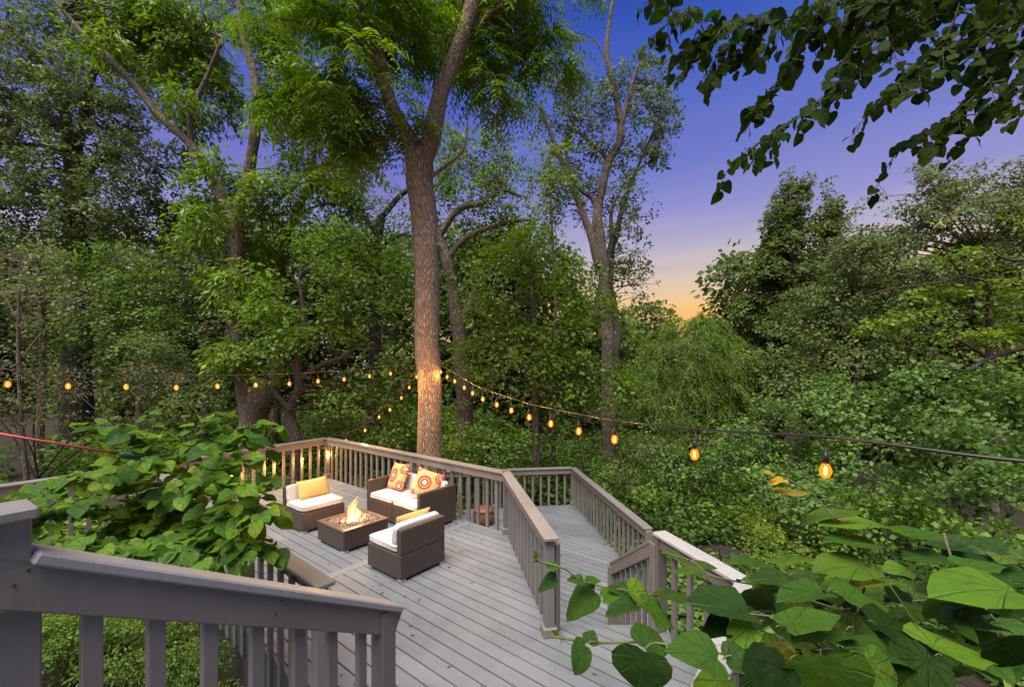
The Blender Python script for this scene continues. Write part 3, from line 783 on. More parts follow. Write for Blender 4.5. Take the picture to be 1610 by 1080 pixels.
def flame_mat(name, lo, hi, s, alpha):
    m, t, b = newmat(name); t.nodes.remove(b)
    tcn = N(t, "ShaderNodeTexCoord"); sp = N(t, "ShaderNodeSeparateXYZ"); t.links.new(tcn.outputs["Generated"], sp.inputs[0])
    r = rampn(t, sp.outputs["Z"], [(0.0, lo), (0.55, tuple((a+c)/2 for a, c in zip(lo, hi))), (1.0, hi)])
    e = N(t, "ShaderNodeEmission", Strength=s); t.links.new(r.outputs[0], e.inputs["Color"])
    tr = N(t, "ShaderNodeBsdfTransparent"); lw = N(t, "ShaderNodeLayerWeight", Blend=0.35)
    fr = rampn(t, lw.outputs["Facing"], [(0.0, (alpha,)*3), (0.8, (0.05,)*3)])
    mx = N(t, "ShaderNodeMixShader"); t.links.new(fr.outputs[0], mx.inputs[0]); t.links.new(tr.outputs[0], mx.inputs[1]); t.links.new(e.outputs[0], mx.inputs[2])
    t.links.new(mx.outputs[0], t.nodes["Material Output"].inputs["Surface"])
    return m
M_fin = flame_mat("flame_core", (1, 0.75, 0.32), (1, 0.60, 0.18), 6.0, 1.0)
M_fout = flame_mat("flame_edge", (1, 0.42, 0.07), (1, 0.28, 0.03), 2.0, 0.65)
def tongue(mb, x, y, h, r, sd):
    pts = []; rad = []
    for i in range(11):
        t = i/10
        pts.append((x+0.05*t*math.sin(sd+t*5)*h/0.3, y+0.04*t*math.cos(sd*1.7+t*4)*h/0.3, 0.292+h*t))
        rad.append(r*(math.sin(math.pi*min(1, t*0.8+0.28))**0.9)*(1-t**2.2)+0.001)
    mb.tube(pts, rad, 9, True, 0.35, sd)
fo = MB(); fi = MB()
for (x, y, h, r) in [(0.0, 0.0, 0.38, .062), (-0.06, -0.03, 0.26, .055), (0.07, 0.01, 0.21, .05), (-0.11, -0.07, 0.12, .04), (0.03, 0.07, 0.15, .04), (0.12, 0.06, 0.09, .035), (-0.02, -0.10, 0.10, .04), (0.17, 0.10, 0.05, .02), (-.15, .02, .07, .03), (0.2, .02, .045, .02), (.05, -.13, .06, .025)]:
    tongue(fo, x, y, h, r, x*40+3); tongue(fi, x, y, h*0.72, r*0.62, x*40+3)
flo = fo.put("flames", M_fout, ft, True, True); fli = fi.put("flame_core", M_fin, flo, True, True)
def lamp(name, loc, energy, col, r, parent=None):
    d = bpy.data.lights.new(name, 'POINT'); d.energy = energy; d.color = col; d.shadow_soft_size = r
    o = bpy.data.objects.new(name, d); link(o)
    L = parent.location if parent is not None else (0, 0, 0)
    if parent is not None: o.parent = parent
    o.location = (loc[0]-L[0], loc[1]-L[1], loc[2]-L[2]); return o
fl = lamp("fire_light", (0, 0, 0), 20, (1, 0.50, 0.18), 0.10)
fl.parent = ft; fl.location = (0, 0, 0.52)

# wicker basket on the lower landing
bk = thing("storage_basket", (-0.62, 9.2, ZL), "brown woven basket standing behind the back railing near the corner post", "basket")
mb = MB(); mb.lathe((-0.62, 9.2, ZL), [(0.18, 0), (0.23, 0.1), (0.24, 0.2), (0.22, 0.28), (0.225, 0.30)], 16); mb.put("basket_body", simple("brown_wicker", (0.16, 0.07, 0.04), 0.6, 0, 60, .4, .6), bk, True)
MB().lathe((-0.62, 9.2, ZL+0.30), [(0.235, 0), (0.235, 0.02), (0.15, 0.07), (0.02, 0.08)], 16).put("lid", simple("brown_wicker_lid", (0.15, 0.07, 0.045), 0.6, 0, 60, .4, .6), bk, True)

# ------------------------------------------------------------------ string lights
def bulb_mats():
    m, t, b = newmat("amber_bulb_glass"); t.nodes.remove(b)
    e = N(t, "ShaderNodeEmission", Strength=1.9); e.inputs["Color"].default_value = (1, 0.15, 0.006, 1)
    tr = N(t, "ShaderNodeBsdfTransparent"); lw = N(t, "ShaderNodeLayerWeight", Blend=0.4)
    fr = rampn(t, lw.outputs["Facing"], [(0.0, (0.6,)*3), (1.0, (0.9,)*3)])
    mx = N(t, "ShaderNodeMixShader"); t.links.new(fr.outputs[0], mx.inputs[0]); t.links.new(tr.outputs[0], mx.inputs[1]); t.links.new(e.outputs[0], mx.inputs[2])
    t.links.new(mx.outputs[0], t.nodes["Material Output"].inputs["Surface"])
    m2, t, b = newmat("glowing_filament"); t.nodes.remove(b)
    e = N(t, "ShaderNodeEmission", Strength=9.0); e.inputs["Color"].default_value = (1, 0.50, 0.12, 1)
    t.links.new(e.outputs[0], t.nodes["Material Output"].inputs["Surface"])
    return m, m2
M_glass, M_fil = bulb_mats()
mbs = MB().lathe((0, 0, 0), [(0.016, -0.005), (0.018, 0.03), (0.016, 0.055), (0.006, 0.06), (0.005, 0.085)], 8)
mbg = MB().lathe((0, 0, 0), [(0.004, -0.092), (0.02, -0.085), (0.031, -0.06), (0.032, -0.045), (0.024, -0.02), (0.014, -0.003)], 12)
mbf = MB().lathe((0, 0, 0), [(0.003, -0.075), (0.009, -0.068), (0.009, -0.035), (0.004, -0.02)], 8)
def todata(mb, name, mat, smooth=True):
    me = bpy.data.meshes.new(name); me.from_pydata(mb.V, [], mb.F); me.materials.append(mat)
    if smooth: me.polygons.foreach_set("use_smooth", [True]*len(me.polygons))
    me.update(); return me
D_sock = todata(mbs, "socket", M_black); D_glass = todata(mbg, "glass", M_glass); D_fil = todata(mbf, "filament", M_fil)
def light_string(name, label, cable, bulbs, energy=3.0, drop=0.085, rad=0.006, extra=None):
    root = thing(name, tuple(cable[0]), label, "string lights", None)
    pts, rr_ = smooth_path(cable, [rad]*len(cable), 8)
    MB().tube(pts, rr_, 6).put("cable", M_cable, root, True)
    if extra:
        pts, rr_ = smooth_path(extra, [rad*.6]*len(extra), 8)
        MB().tube(pts, rr_, 5).put("guide_wire", M_cable, root, True)
    for b in bulbs:
        b = Vector(b)
        s = inst(D_sock, "bulb", root, b+Vector((0, 0, 0.045)), scale=(.8, .8, .8))
        g = bpy.data.objects.new("glass", D_glass); link(g); g.parent = s
        f = bpy.data.objects.new("filament", D_fil); link(f); f.parent = s
        d = bpy.data.lights.new("bulb_light", 'POINT'); d.energy = energy*((1.5 if abs(b.x+1.9) < .7 else 3.2) if b.y > 6 else (1.6 if b.y > 3 else .5)); d.color = (1, 0.46, 0.10); d.shadow_soft_size = 0.034
        lo = bpy.data.objects.new("bulb_light", d); link(lo); lo.parent = s; lo.location = (0, 0, -0.115)
        # short lead from cable to socket
        MB().tube([b+Vector((0, 0, 0.11)), b+Vector((0, 0, 0.17))], 0.004, 5).put("lead", M_cable, root)
    return root
Lb = []
uL = [648, 614, 581, 541, 500, 455, 402, 342, 277, 198, 107, 12]; vL = [582, 588, 592, 597, 600, 604, 606, 608, 610, 609, 608, 605]
for k in range(12):
    Y = 8.75-0.377*k; Lb.append(P(uL[k], vL[k], Y))
cab = [P(660, 574, 8.7)]+[b+Vector((0, 0, 0.17)) for b in Lb[1:]]+[P(-160, 585, 4.1), P(-400, 580, 3.7)]
light_string("string_lights", "strand of amber bulbs running left from the tall trunk", cab, Lb[1:])
uR = [693, 703, 715, 730, 743, 759, 781, 804, 832, 866, 910, 966, 1092, 1298]; vR = [585, 593, 600, 610, 619, 628, 637, 646, 657, 667, 679, 692, 716, 742]
Yr = [8.75-0.49*k for k in range(12)]+[2.64, 1.98]
Rb = [P(uR[k], vR[k], Yr[k]) for k in range(14)]
cab = [P(688, 570, 8.75)]+[b+Vector((0, 0, 0.165)) for b in Rb[1:]]+[P(1610, 725, 1.5), P(2000, 742, 1.25)]
light_string("string_lights", "strand of amber bulbs sweeping right from the tall trunk toward the camera", cab, Rb, rad=0.0075)
uS = [655, 643.5, 631, 613, 596, 574, 544]; vS = [593, 609.7, 626, 644.5, 656, 677, 693]
Sb = []
for k in range(7):
    a = (k+0.3)/7.4; Y = 8.5*(1-a)+9.9*a; Sb.append(P(uS[k], vS[k], Y))
rl = lambda s: (A[0]+(-6.05-A[0])*s, A[1]+(7.03-A[1])*s)
Sr = []
for (x, y) in [(513, 711), (473, 722), (427, 731), (368, 745)]:
    # on the inner face of the back-left rail: intersect pixel column with the rail line
    u = (x-805)/F; dx, dy = -6.05-A[0], 7.03-A[1]
    s = (A[0]-u*A[1])/(u*dy-dx); q = rl(s)
    Sr.append(Vector((q[0]+0.07, q[1]-0.05, HC-(y-587)/F*(q[1]-.05))))
cab = [P(657, 580, 8.5)]+[b+Vector((0, 0, 0.165)) for b in Sb[1:]]+[Vector((A[0]+.02, A[1]-.08, 0.975))]+[b+Vector((0, 0, 0.165)) for b in Sr]+[Vector((-6.0, 7.1, 0.8))]
ex = [P(657, 578, 8.5), P(600, 640, 9.2), P(560, 668, 9.6), Vector((A[0]+.02, A[1]-.05, 0.975))]
light_string("string_lights", "strand of amber bulbs dropping from the trunk to the deck corner and rail", cab, Sb+Sr, energy=3, extra=ex)

# red tension cord with green strainer, front left
rc = thing("tension_cord", tuple(P(185, 713, 2.9)), "thin red cord with a green tensioner crossing above the vine at left", "cord")
MB().tube([P(-60, 672, 2.5), P(60, 692, 2.65), P(187, 713, 2.9)], 0.0075, 8).put("red_cord", M_red, rc, True)
mb = MB(); mb.tube([P(187, 713.5, 2.9), P(192, 714, 2.9), P(218, 716, 2.95), P(226, 716, 2.96)], [0.012, 0.02, 0.02, 0.012], 10); mb.put("tensioner", M_green, rc, True)
MB().tube([P(226, 716, 2.96), P(272, 714, 3.1), P(281, 717, 3.12), P(280, 738, 3.12)], [0.005, 0.005, 0.006, 0.005], 6).put("hook", M_metal, rc, True)

# ------------------------------------------------------------------ foliage engine
def unit(a): return a/np.maximum(1e-9, np.linalg.norm(a, axis=1, keepdims=True))
class Cloud:
    def __init__(s): s.q = []; s.t = []
    def leaves(s, c, d, n, L, Wd, tint, fold=0.12):
        d = unit(d); sd_ = unit(np.cross(d, n)); n = np.cross(sd_, d)
        L = np.broadcast_to(L, (len(c),))[:, None]; Wd = np.broadcast_to(Wd, (len(c),))[:, None]
        m = c+d*L*0.48
        q = np.stack([c, m+sd_*Wd/2+n*Wd*fold, c+d*L-n*L*0.08, m-sd_*Wd/2+n*Wd*fold], 1)
        s.q.append(q.astype(np.float32)); s.t.append(tint.astype(np.float32))
    def put(s, name, mat, parent):
        q = np.concatenate(s.q); t = np.concatenate(s.t); n = len(q)
        L = np.array(parent.location, dtype=np.float32) if parent is not None else 0
        V = (q-L).reshape(-1, 3)
        me = bpy.data.meshes.new(name)
        me.vertices.add(4*n); me.vertices.foreach_set("co", V.ravel())
        me.loops.add(4*n); me.loops.foreach_set("vertex_index", np.arange(4*n, dtype=np.int32))
        me.polygons.add(n); me.polygons.foreach_set("loop_start", np.arange(0, 4*n, 4, dtype=np.int32))
        me.update(calc_edges=True)
        a = me.attributes.new("tint", 'FLOAT', 'FACE'); a.data.foreach_set("value", np.clip(t, 0, 1))
        me.materials.append(mat)
        o = bpy.data.objects.new(name, me); link(o)
        if parent is not None: o.parent = parent
        o["kind"] = "stuff"
        global NLEAF; NLEAF += n
        return o
NLEAF = 0
UP = np.array([0, 0, 1.0])
def wblob(x, y, rx, ry, Y, rd=None):
    c = P(x, y, Y); k = Y/F
    return (np.array(c), np.array([rx*k, rd if rd else (rx+ry)*0.5*k*0.9, ry*k]))
def spray_pts(blobs, dens, shell=0.5, clump=0.0, cf=0.8, seed=0):
    C_, O_, B_ = [], [], []
    for bi, (c, r) in enumerate(blobs):
        area = 4*math.pi*((r[0]*r[1])**1.6/3+(r[0]*r[2])**1.6/3+(r[1]*r[2])**1.6/3)**(1/1.6)
        n = max(6, int(area*dens))
        d = unit(rng.normal(size=(n, 3)))
        rad = (shell**3+(1-shell**3)*rng.random(n))**(1/3)
        lob = np.array([1+0.28*noise.noise(Vector(v*2.2)+Vector((bi*3.1, seed, 0))) for v in d])
        p = c+d*r*(rad*lob)[:, None]
        if clump:
            keep = np.array([noise.noise(Vector(v*cf)+Vector((seed, 0, 0))) > clump-0.5 for v in p])
            p, d = p[keep], d[keep]
        C_.append(p); O_.append(d)
    return np.concatenate(C_), np.concatenate(O_)
def fill(cloud, pc, po, npl, R, L, Wd, flat=0.8, droop=0.25, tsh=0.0):
    n = len(pc)
    m = unit(UP*flat+po*0.55+rng.normal(size=(n, 3))*0.28)
    tb = rng.random(n)*0.55
    Rr = R*(0.6+0.8*rng.random(n))
    idx = np.repeat(np.arange(n), npl)
    m_ = m[idx]; k = len(idx)
    a = unit(np.cross(m_, rng.normal(size=(k, 3))))
    rr_ = np.sqrt(rng.random(k))*Rr[idx]
    pos = pc[idx]+a*rr_[:, None]+m_*(rng.normal(size=k)*Rr[idx]*0.14)[:, None] - UP*(rr_**2/R*droop*0.8)[:, None]
    d = unit(a+po[idx]*0.4+rng.normal(size=(k, 3))*0.55 - UP*droop)
    nn = unit(m_+rng.normal(size=(k, 3))*0.38)
    sz = 0.55+0.85*rng.random(k)**1.3
    cloud.leaves(pos, d, nn, L*sz, Wd*sz, tb[idx]+rng.random(k)*0.45+tsh)
def fill_pinnate(cloud, pc, po, nfr=6, npairs=7, LL=0.55, lf=0.15, lw=0.045, tsh=0.0):
    n = len(pc); idx = np.repeat(np.arange(n), nfr); k = len(idx)
    out = po[idx]*np.array([1, 1, 0.5])+rng.normal(size=(k, 3))*0.75; out[:, 2] = out[:, 2]*0.5+0.12
    d = unit(out); Lr = LL*(0.7+0.6*rng.random(k)); side = unit(np.cross(d, UP))
    tb = (rng.random(n)*0.55)[idx]
    for j in range(npairs):
        t = (j+1.0)/npairs
        base = pc[idx]+d*(Lr*t)[:, None]-UP*(Lr*0.62*t*t)[:, None]
        tang = unit(d-UP*(1.24*t))
        for s in (-1, 1):
            dd = unit(side*s*0.9+tang*0.5-UP*0.35+rng.normal(size=(k, 3))*0.12)
            nn = unit(UP*0.9+d*0.3+rng.normal(size=(k, 3))*0.2)
            w = (1.0-0.45*abs(t-0.5))
            cloud.leaves(base, dd, nn, lf*w*(0.8+0.4*rng.random(k)), lw*w, tb+rng.random(k)*0.35+tsh, 0.06)
def fill_strands(cloud, pc, po, nst=5, npl=16, LL=0.9, lf=0.10, lw=0.014):
    n = len(pc); idx = np.repeat(np.arange(n), nst); k = len(idx)
    d = unit(po[idx]*np.array([1, 1, .6])+rng.normal(size=(k, 3))*0.4+UP*0.25); Lr = LL*(0.6+0.7*rng.random(k)); tb = (rng.random(n)*.5)[idx]
    for j in range(npl):
        t = (j+1)/npl
        base = pc[idx]+d*(Lr*t)[:, None]-UP*(Lr*0.9*t*t)[:, None]
        tang = unit(d-UP*(1.8*t))
        dd = unit(tang+rng.normal(size=(k, 3))*0.45); nn = unit(UP+rng.normal(size=(k, 3))*0.5)
        cloud.leaves(base, dd, nn, lf, lw, tb+rng.random(k)*.45, .05)

def limb_mesh(root, limbs, mat, name="limb", sides=10, wob=0.12):
    allp = []
    for li, (pts, rads) in enumerate(limbs):
        pp, rr_ = smooth_path(pts, rads, 7)
        # small crooks
        q = []
        for i, v in enumerate(pp):
            w = rr_[i]*(0.12 if li == 0 else 0.3)
            q.append(v+Vector((noise.noise(v*0.9+Vector((li*5, 0, 0)))*w*2, noise.noise(v*0.9+Vector((0, li*5, 7)))*w*2, 0)))
        MB().tube(q, rr_, sides, True, wob, li*2.3).put("trunk" if li == 0 else name, mat, root, True)
        allp += [(v, r) for v, r in zip(q, rr_)]
    return allp
def twigs(root, allp, pc, mat, count, r0=0.03, name="twigs", sag=0.15):
    if count <= 0: return
    A_ = np.array([tuple(v) for v, r in allp]); mb = MB()
    sel = rng.choice(len(pc), min(count, len(pc)), replace=False)
    mn = A_[:, 2].min()+0.35*(A_[:, 2].max()-A_[:, 2].min())
    ok = A_[:, 2] > mn; A2 = A_[ok]; Rm = np.array([r for v, r in allp])[ok]
    for i in sel:
        p = pc[i]; dd = A2-p; dist = np.linalg.norm(dd*np.array([1, 1, 1.4]), axis=1)+np.where(A2[:, 2] > p[2]+0.3, 1.0, 0)
        j = int(np.argmin(dist)); a = Vector(A2[j]); b = Vector(p); L = (b-a).length
        if L < 0.15 or L > 7: continue
        mid1 = a.lerp(b, .35)+Vector((random.uniform(-.1, .1)*L, random.uniform(-.1, .1)*L, random.uniform(0, .16)*L))
        mid2 = a.lerp(b, .7)+Vector((random.uniform(-.08, .08)*L, random.uniform(-.08, .08)*L, random.uniform(-.02, .12)*L))
        r = min(Rm[j]*0.6, r0*(0.4+0.25*L))
        pp, rr_ = smooth_path([a, mid1, mid2, b], [r, r*.65, r*.4, r*.15], 3)
        mb.tube(pp, rr_, 5, False)
    o = mb.put(name, mat, root, True); o["kind"] = "stuff"

def tree(name, label, cat, base, limbs, bark, blobs, leafm, style="oval", dens=3.0, npl=22, R=0.42, L=0.13, Wd=0.075, flat=0.8, droop=0.25, shell=0.5, clump=0.0, cf=0.8, ntw=60, r0=0.03, group=None, tsh=0.0, **kw):
    root = thing(name, tuple(base), label, cat, group)
    allp = limb_mesh(root, limbs, bark) if limbs else []
    pc, po = spray_pts(blobs, dens, shell, clump, cf, seed=len(label)*1.7)
    cl_ = Cloud()
    if style == "oval": fill(cl_, pc, po, npl, R, L, Wd, flat, droop, tsh)
    elif style == "pinnate": fill_pinnate(cl_, pc, po, **kw)
    elif style == "strand": fill_strands(cl_, pc, po, **kw)
    cl_.put("crown", leafm, root)
    if allp: twigs(root, allp, pc, bark, ntw, r0)
    return root
def lim(pts, Y, rads):
    """limb from pixel points; Y scalar or list"""
    Ys = Y if hasattr(Y, '__len__') else [Y]*len(pts)
    return ([P(x, y, q) for (x, y), q in zip(pts, Ys)], rads)

#@@TREES
# ---- T1 tall forked tree behind the deck
b0 = Vector((-1.76, 8.95, gz(-1.76, 8.95)-0.1))
l0 = ([b0, b0+Vector((0.0, 0, 0.5)), P(675, 700, 8.95), P(673, 560, 8.95), P(672, 430, 8.95), P(663, 300, 8.95), P(658, 240, 8.95)], [0.42, 0.30, 0.26, 0.25, 0.255, 0.275, 0.30])
l1 = lim([(660, 262), (676, 215), (698, 140), (728, 50), (752, -30), (775, -170)], [8.95, 8.9, 8.8, 8.7, 8.6, 8.6], [0.22, 0.2, 0.17, 0.155, 0.145, 0.10])
l2 = lim([(655, 265), (640, 215), (612, 150), (592, 80), (560, 0), (530, -120)], [8.95, 8.95, 8.8, 8.6, 8.4, 8.2], [0.2, 0.17, 0.14, 0.12, 0.10, 0.06])
l3 = lim([(600, 110), (560, 60), (500, 40), (440, 30)], [8.6, 8.3, 8.0, 7.8], [0.08, 0.06, 0.045, 0.02])
l4 = lim([(725, 60), (770, 20), (830, -10), (880, -20)], [8.7, 8.9, 9.2, 9.4], [0.08, 0.06, 0.04, 0.02])
l5 = lim([(668, 285), (700, 262), (730, 232), (735, 190)], [8.9, 8.8, 8.7, 8.6], [0.05, 0.035, 0.03, 0.015])
bl = [wblob(495, 60, 72, 55, 7.8), wblob(560, 90, 90, 70, 7.8), wblob(520, 160, 90, 50, 8.2), wblob(610, 30, 90, 60, 8.4), wblob(640, 110, 50, 60, 9.2),
      wblob(600, 190, 60, 50, 8.6), wblob(790, 40, 90, 60, 9.7), wblob(800, 115, 80, 40, 9.7), wblob(860, 90, 45, 40, 9.7), wblob(730, 20, 60, 40, 9.9), wblob(770, 155, 40, 28, 9.6),
      wblob(700, -70, 160, 60, 9.8), wblob(500, -50, 160, 70, 8.2), wblob(540, 250, 50, 40, 8.8), wblob(850, -40, 70, 50, 9.2)]
tree("tall_tree", "tall forked tree with furrowed pale trunk standing just behind the deck rail", "tree", b0, [l0, l1, l2, l3, l4, l5], M_bark_main, bl, L_bright, "pinnate", dens=5.5, shell=0.35, ntw=160, r0=0.022, clump=0.42, cf=1.1, LL=0.62, lf=0.17, lw=0.052)
def base_at(x, Y):
    """ground point under photograph column x at distance Y"""
    X = (x-805)/F*Y
    return Vector((X, Y, gz(X, Y)-0.1))
def stem_to(x, Y, top, r0, r1, bend=0.0):
    b = base_at(x, Y); t = P(*top, Y)
    m = b.lerp(t, 0.5)+Vector((bend, 0, 0))
    return ([b, b+Vector((0, 0, .4)), m, t], [r0*1.35, r0, (r0+r1)/2, r1])
# ---- T2 big forked tree on the left
b2 = base_at(392, 13)
l0 = ([b2, P(392, 690, 13), P(388, 620, 13), P(376, 520, 13), P(371, 420, 13), P(371, 345, 13)], [0.42, 0.34, 0.29, 0.24, 0.225, 0.24])
l1 = lim([(372, 350), (386, 280), (403, 205), (399, 120), (382, 40), (368, -60)], 13, [0.18, 0.16, 0.145, 0.13, 0.11, 0.07])
l2 = lim([(370, 355), (338, 285), (302, 232), (252, 182), (192, 112), (130, 52), (70, -20)], 13, [0.17, 0.14, 0.125, 0.115, 0.10, 0.08, 0.05])
l3 = lim([(398, 700), (406, 640), (416, 598)], [13.0, 12.9, 12.8], [0.40, 0.36, 0.40])
l4 = lim([(404, 195), (425, 165), (455, 150)], 13, [0.09, 0.06, 0.03])
l5 = lim([(300, 230), (302, 175), (325, 120), (350, 60)], 13, [0.09, 0.08, 0.06, 0.04])
bl = [wblob(200, 60, 80, 50, 14.4), wblob(290, 90, 60, 60, 14.2), wblob(250, 20, 90, 40, 14.3), wblob(330, 150, 50, 50, 14), wblob(300, 30, 60, 50, 13.8), wblob(455, 120, 40, 60, 14),
      wblob(440, 200, 40, 40, 13), wblob(310, 180, 40, 35, 14), wblob(340, 300, 50, 45, 13.8), wblob(330, 350, 50, 35, 12.6), wblob(430, 310, 50, 50, 13), wblob(380, 440, 45, 40, 12.4), wblob(420, 30, 50, 50, 13.9), wblob(270, 150, 26, 22, 12.4), wblob(430, 500, 40, 30, 12.2), wblob(180, 60, 24, 20, 12.6), wblob(360, 555, 36, 22, 12.3), wblob(345, 250, 24, 24, 12.4)]
tree("forked_tree", "big forked tree left of the deck with two long bare limbs", "tree", b2, [l0, l1, l2, l3, l4, l5], M_bark_grey, bl, L_mid, dens=12, L=0.20, Wd=0.07, droop=0.6, clump=0.4, cf=0.9, ntw=150, shell=0.2)
# leaning thinner tree behind it
bb = base_at(432, 14.5)
l0 = ([bb, P(432, 640, 14.5), P(436, 500, 14.5), P(446, 390, 14.5), P(472, 320, 14.5), P(492, 290, 14.5), P(520, 250, 14.3), P(585, 178, 14)], [0.22, 0.19, 0.17, 0.16, 0.14, 0.13, 0.12, 0.06])
l1 = lim([(492, 290), (490, 262), (500, 225)], 14.5, [0.09, 0.08, 0.04])
bl = [wblob(480, 230, 50, 50, 14.2), wblob(550, 210, 60, 50, 14), wblob(500, 310, 70, 45, 14.2), wblob(420, 380, 60, 40, 14), wblob(510, 370, 60, 40, 14.2), wblob(560, 290, 50, 40, 14.4)]
tree("leaning_tree", "slimmer tree leaning right between the forked tree and the tall trunk", "tree", bb, [l0, l1], M_bark_grey, bl, L_bright, dens=10, L=0.17, Wd=0.06, droop=0.6, clump=0.42, shell=0.2)
# ---- T3 dark oak far left
b3 = base_at(122, 17)
l0 = ([b3, P(122, 520, 17), P(122, 400, 17), P(120, 300, 17), P(112, 215, 17)], [0.55, 0.42, 0.38, 0.33, 0.28])
l1 = lim([(113, 225), (95, 200), (55, 175), (0, 135), (-60, 110)], 17, [0.22, 0.2, 0.16, 0.12, 0.08])
l2 = lim([(112, 220), (102, 180), (70, 110), (30, 65), (-10, 20)], 17, [0.2, 0.17, 0.14, 0.11, 0.07])
l3 = lim([(120, 300), (160, 250), (200, 235), (240, 262)], 17, [0.12, 0.1, 0.07, 0.04])
l4 = lim([(121, 240), (140, 170), (150, 100), (140, 20)], 17, [0.14, 0.12, 0.09, 0.05])
bl = [wblob(40, 60, 80, 60, 16.5), wblob(110, 130, 80, 60, 16.5), wblob(30, 190, 80, 60, 16.5), wblob(150, 210, 80, 60, 16.6), wblob(200, 140, 60, 60, 17), wblob(90, 280, 90, 50, 16.4), wblob(210, 270, 70, 50, 16.5), wblob(30, 330, 90, 60, 16.4), wblob(160, 340, 90, 50, 16.4), wblob(-60, 130, 90, 110, 16.5), wblob(240, 340, 50, 40, 17), wblob(110, 30, 60, 40, 17), wblob(275, 260, 40, 34, 17), wblob(250, 90, 30, 30, 17), wblob(280, 330, 40, 30, 17.2), wblob(-20, 260, 60, 60, 16.5)]
tree("oak_tree", "dark oak at the far left edge with heavy twisting limbs", "tree", b3, [l0, l1, l2, l3, l4], M_bark_dark, bl, L_oak, dens=13, L=0.15, Wd=0.085, R=0.27, npl=16, clump=0.56, cf=1.7, ntw=260, shell=0.0, flat=0.5)
# ---- T4/T10 brown trunk behind with gnarly crown
b4 = base_at(732, 15)
l0 = ([b4, P(728, 600, 15), P(719, 500, 15), P(704, 415, 15), P(688, 372, 15), P(676, 320, 15)], [0.34, 0.28, 0.24, 0.2, 0.17, 0.12])
l1 = lim([(722, 512), (738, 478), (752, 448)], [15, 14.9, 14.8], [0.15, 0.13, 0.14])
l2 = lim([(688, 372), (720, 330), (760, 318), (790, 300), (820, 310)], 15, [0.13, 0.12, 0.1, 0.08, 0.04])
l3 = lim([(700, 410), (740, 370), (800, 350), (850, 345)], 15.2, [0.12, 0.1, 0.07, 0.03])
bl = [wblob(760, 235, 50, 34, 15.6), wblob(820, 255, 45, 34, 15.6), wblob(700, 235, 40, 36, 15.6), wblob(790, 340, 60, 40, 15.6), wblob(740, 280, 60, 50, 15.2), wblob(800, 300, 45, 45, 15.2), wblob(700, 330, 50, 50, 15.4), wblob(770, 390, 70, 40, 15.4), wblob(720, 440, 60, 50, 15.6), wblob(650, 400, 60, 60, 15.8)]
tree("gnarled_tree", "brown leaning trunk with a sawn side stub just right of the tall trunk", "tree", b4, [l0, l1, l2, l3], M_bark_grey, bl, L_maple, dens=4.5, clump=0.45, ntw=120, shell=0.2)
b4 = base_at(590, 17)
l0 = ([b4, P(590, 500, 17), P(592, 400, 17), P(600, 340, 17)], [0.3, 0.24, 0.2, 0.16])
l1 = lim([(600, 340), (640, 300), (690, 290), (715, 240), (700, 190)], 17, [0.12, 0.1, 0.08, 0.06, 0.03])
l2 = lim([(596, 370), (560, 330), (520, 320), (480, 330)], 17, [0.12, 0.09, 0.06, 0.03])
l3 = lim([(594, 390), (630, 370), (660, 372), (700, 350)], 17, [0.10, 0.08, 0.06, 0.03])
bl = [wblob(560, 370, 60, 40, 17), wblob(600, 320, 50, 40, 17), wblob(500, 400, 60, 50, 17), wblob(620, 430, 60, 50, 17), wblob(700, 250, 40, 50, 17)]
tree("gnarled_tree", "grey crooked-limbed tree behind the tall trunk with thin pale foliage", "tree", b4, [l0, l1, l2, l3], M_bark_dark, bl, L_grey, dens=3.2, clump=0.5, ntw=130, shell=0.15)
# ---- T5 sparse oak against the sky
b5 = base_at(958, 19)
l0 = ([b5, P(956, 600, 19), P(953, 500, 19), P(947, 410, 19), P(940, 335, 19), P(955, 262, 19), P(976, 212, 19), P(966, 140, 19), P(954, 88, 19), P(958, 35, 19), P(970, -30, 19)], [0.36, 0.30, 0.28, 0.25, 0.2, 0.18, 0.16, 0.13, 0.11, 0.09, 0.06])
l1 = lim([(944, 420), (922, 350), (896, 285), (872, 225), (848, 168)], 19, [0.18, 0.16, 0.13, 0.10, 0.05])
l2 = lim([(974, 218), (986, 160), (1000, 115), (1012, 98), (1045, 98), (1062, 78)], 19, [0.12, 0.10, 0.08, 0.06, 0.04, 0.02])
l3 = lim([(960, 255), (935, 230), (905, 205), (880, 195)], 19, [0.10, 0.07, 0.05, 0.02])
l4 = lim([(940, 500), (948, 440), (962, 380), (962, 330), (980, 290)], 19.3, [0.2, 0.17, 0.12, 0.08, 0.04])
l5 = lim([(930, 370), (935, 320), (905, 290), (890, 240), (905, 180), (900, 130)], 19, [0.12, 0.1, 0.08, 0.06, 0.05, 0.02])
l6 = lim([(964, 140), (950, 90), (930, 60), (900, 50)], 19, [0.06, 0.04, 0.03, 0.012])
l7 = lim([(962, 640), (966, 520), (958, 430), (972, 350), (1000, 270), (1030, 200)], 19.6, [0.3, 0.24, 0.2, 0.12, 0.08, 0.03])
l8 = lim([(1000, 270), (1030, 250), (1052, 252)], 19.6, [.05, .03, .012])
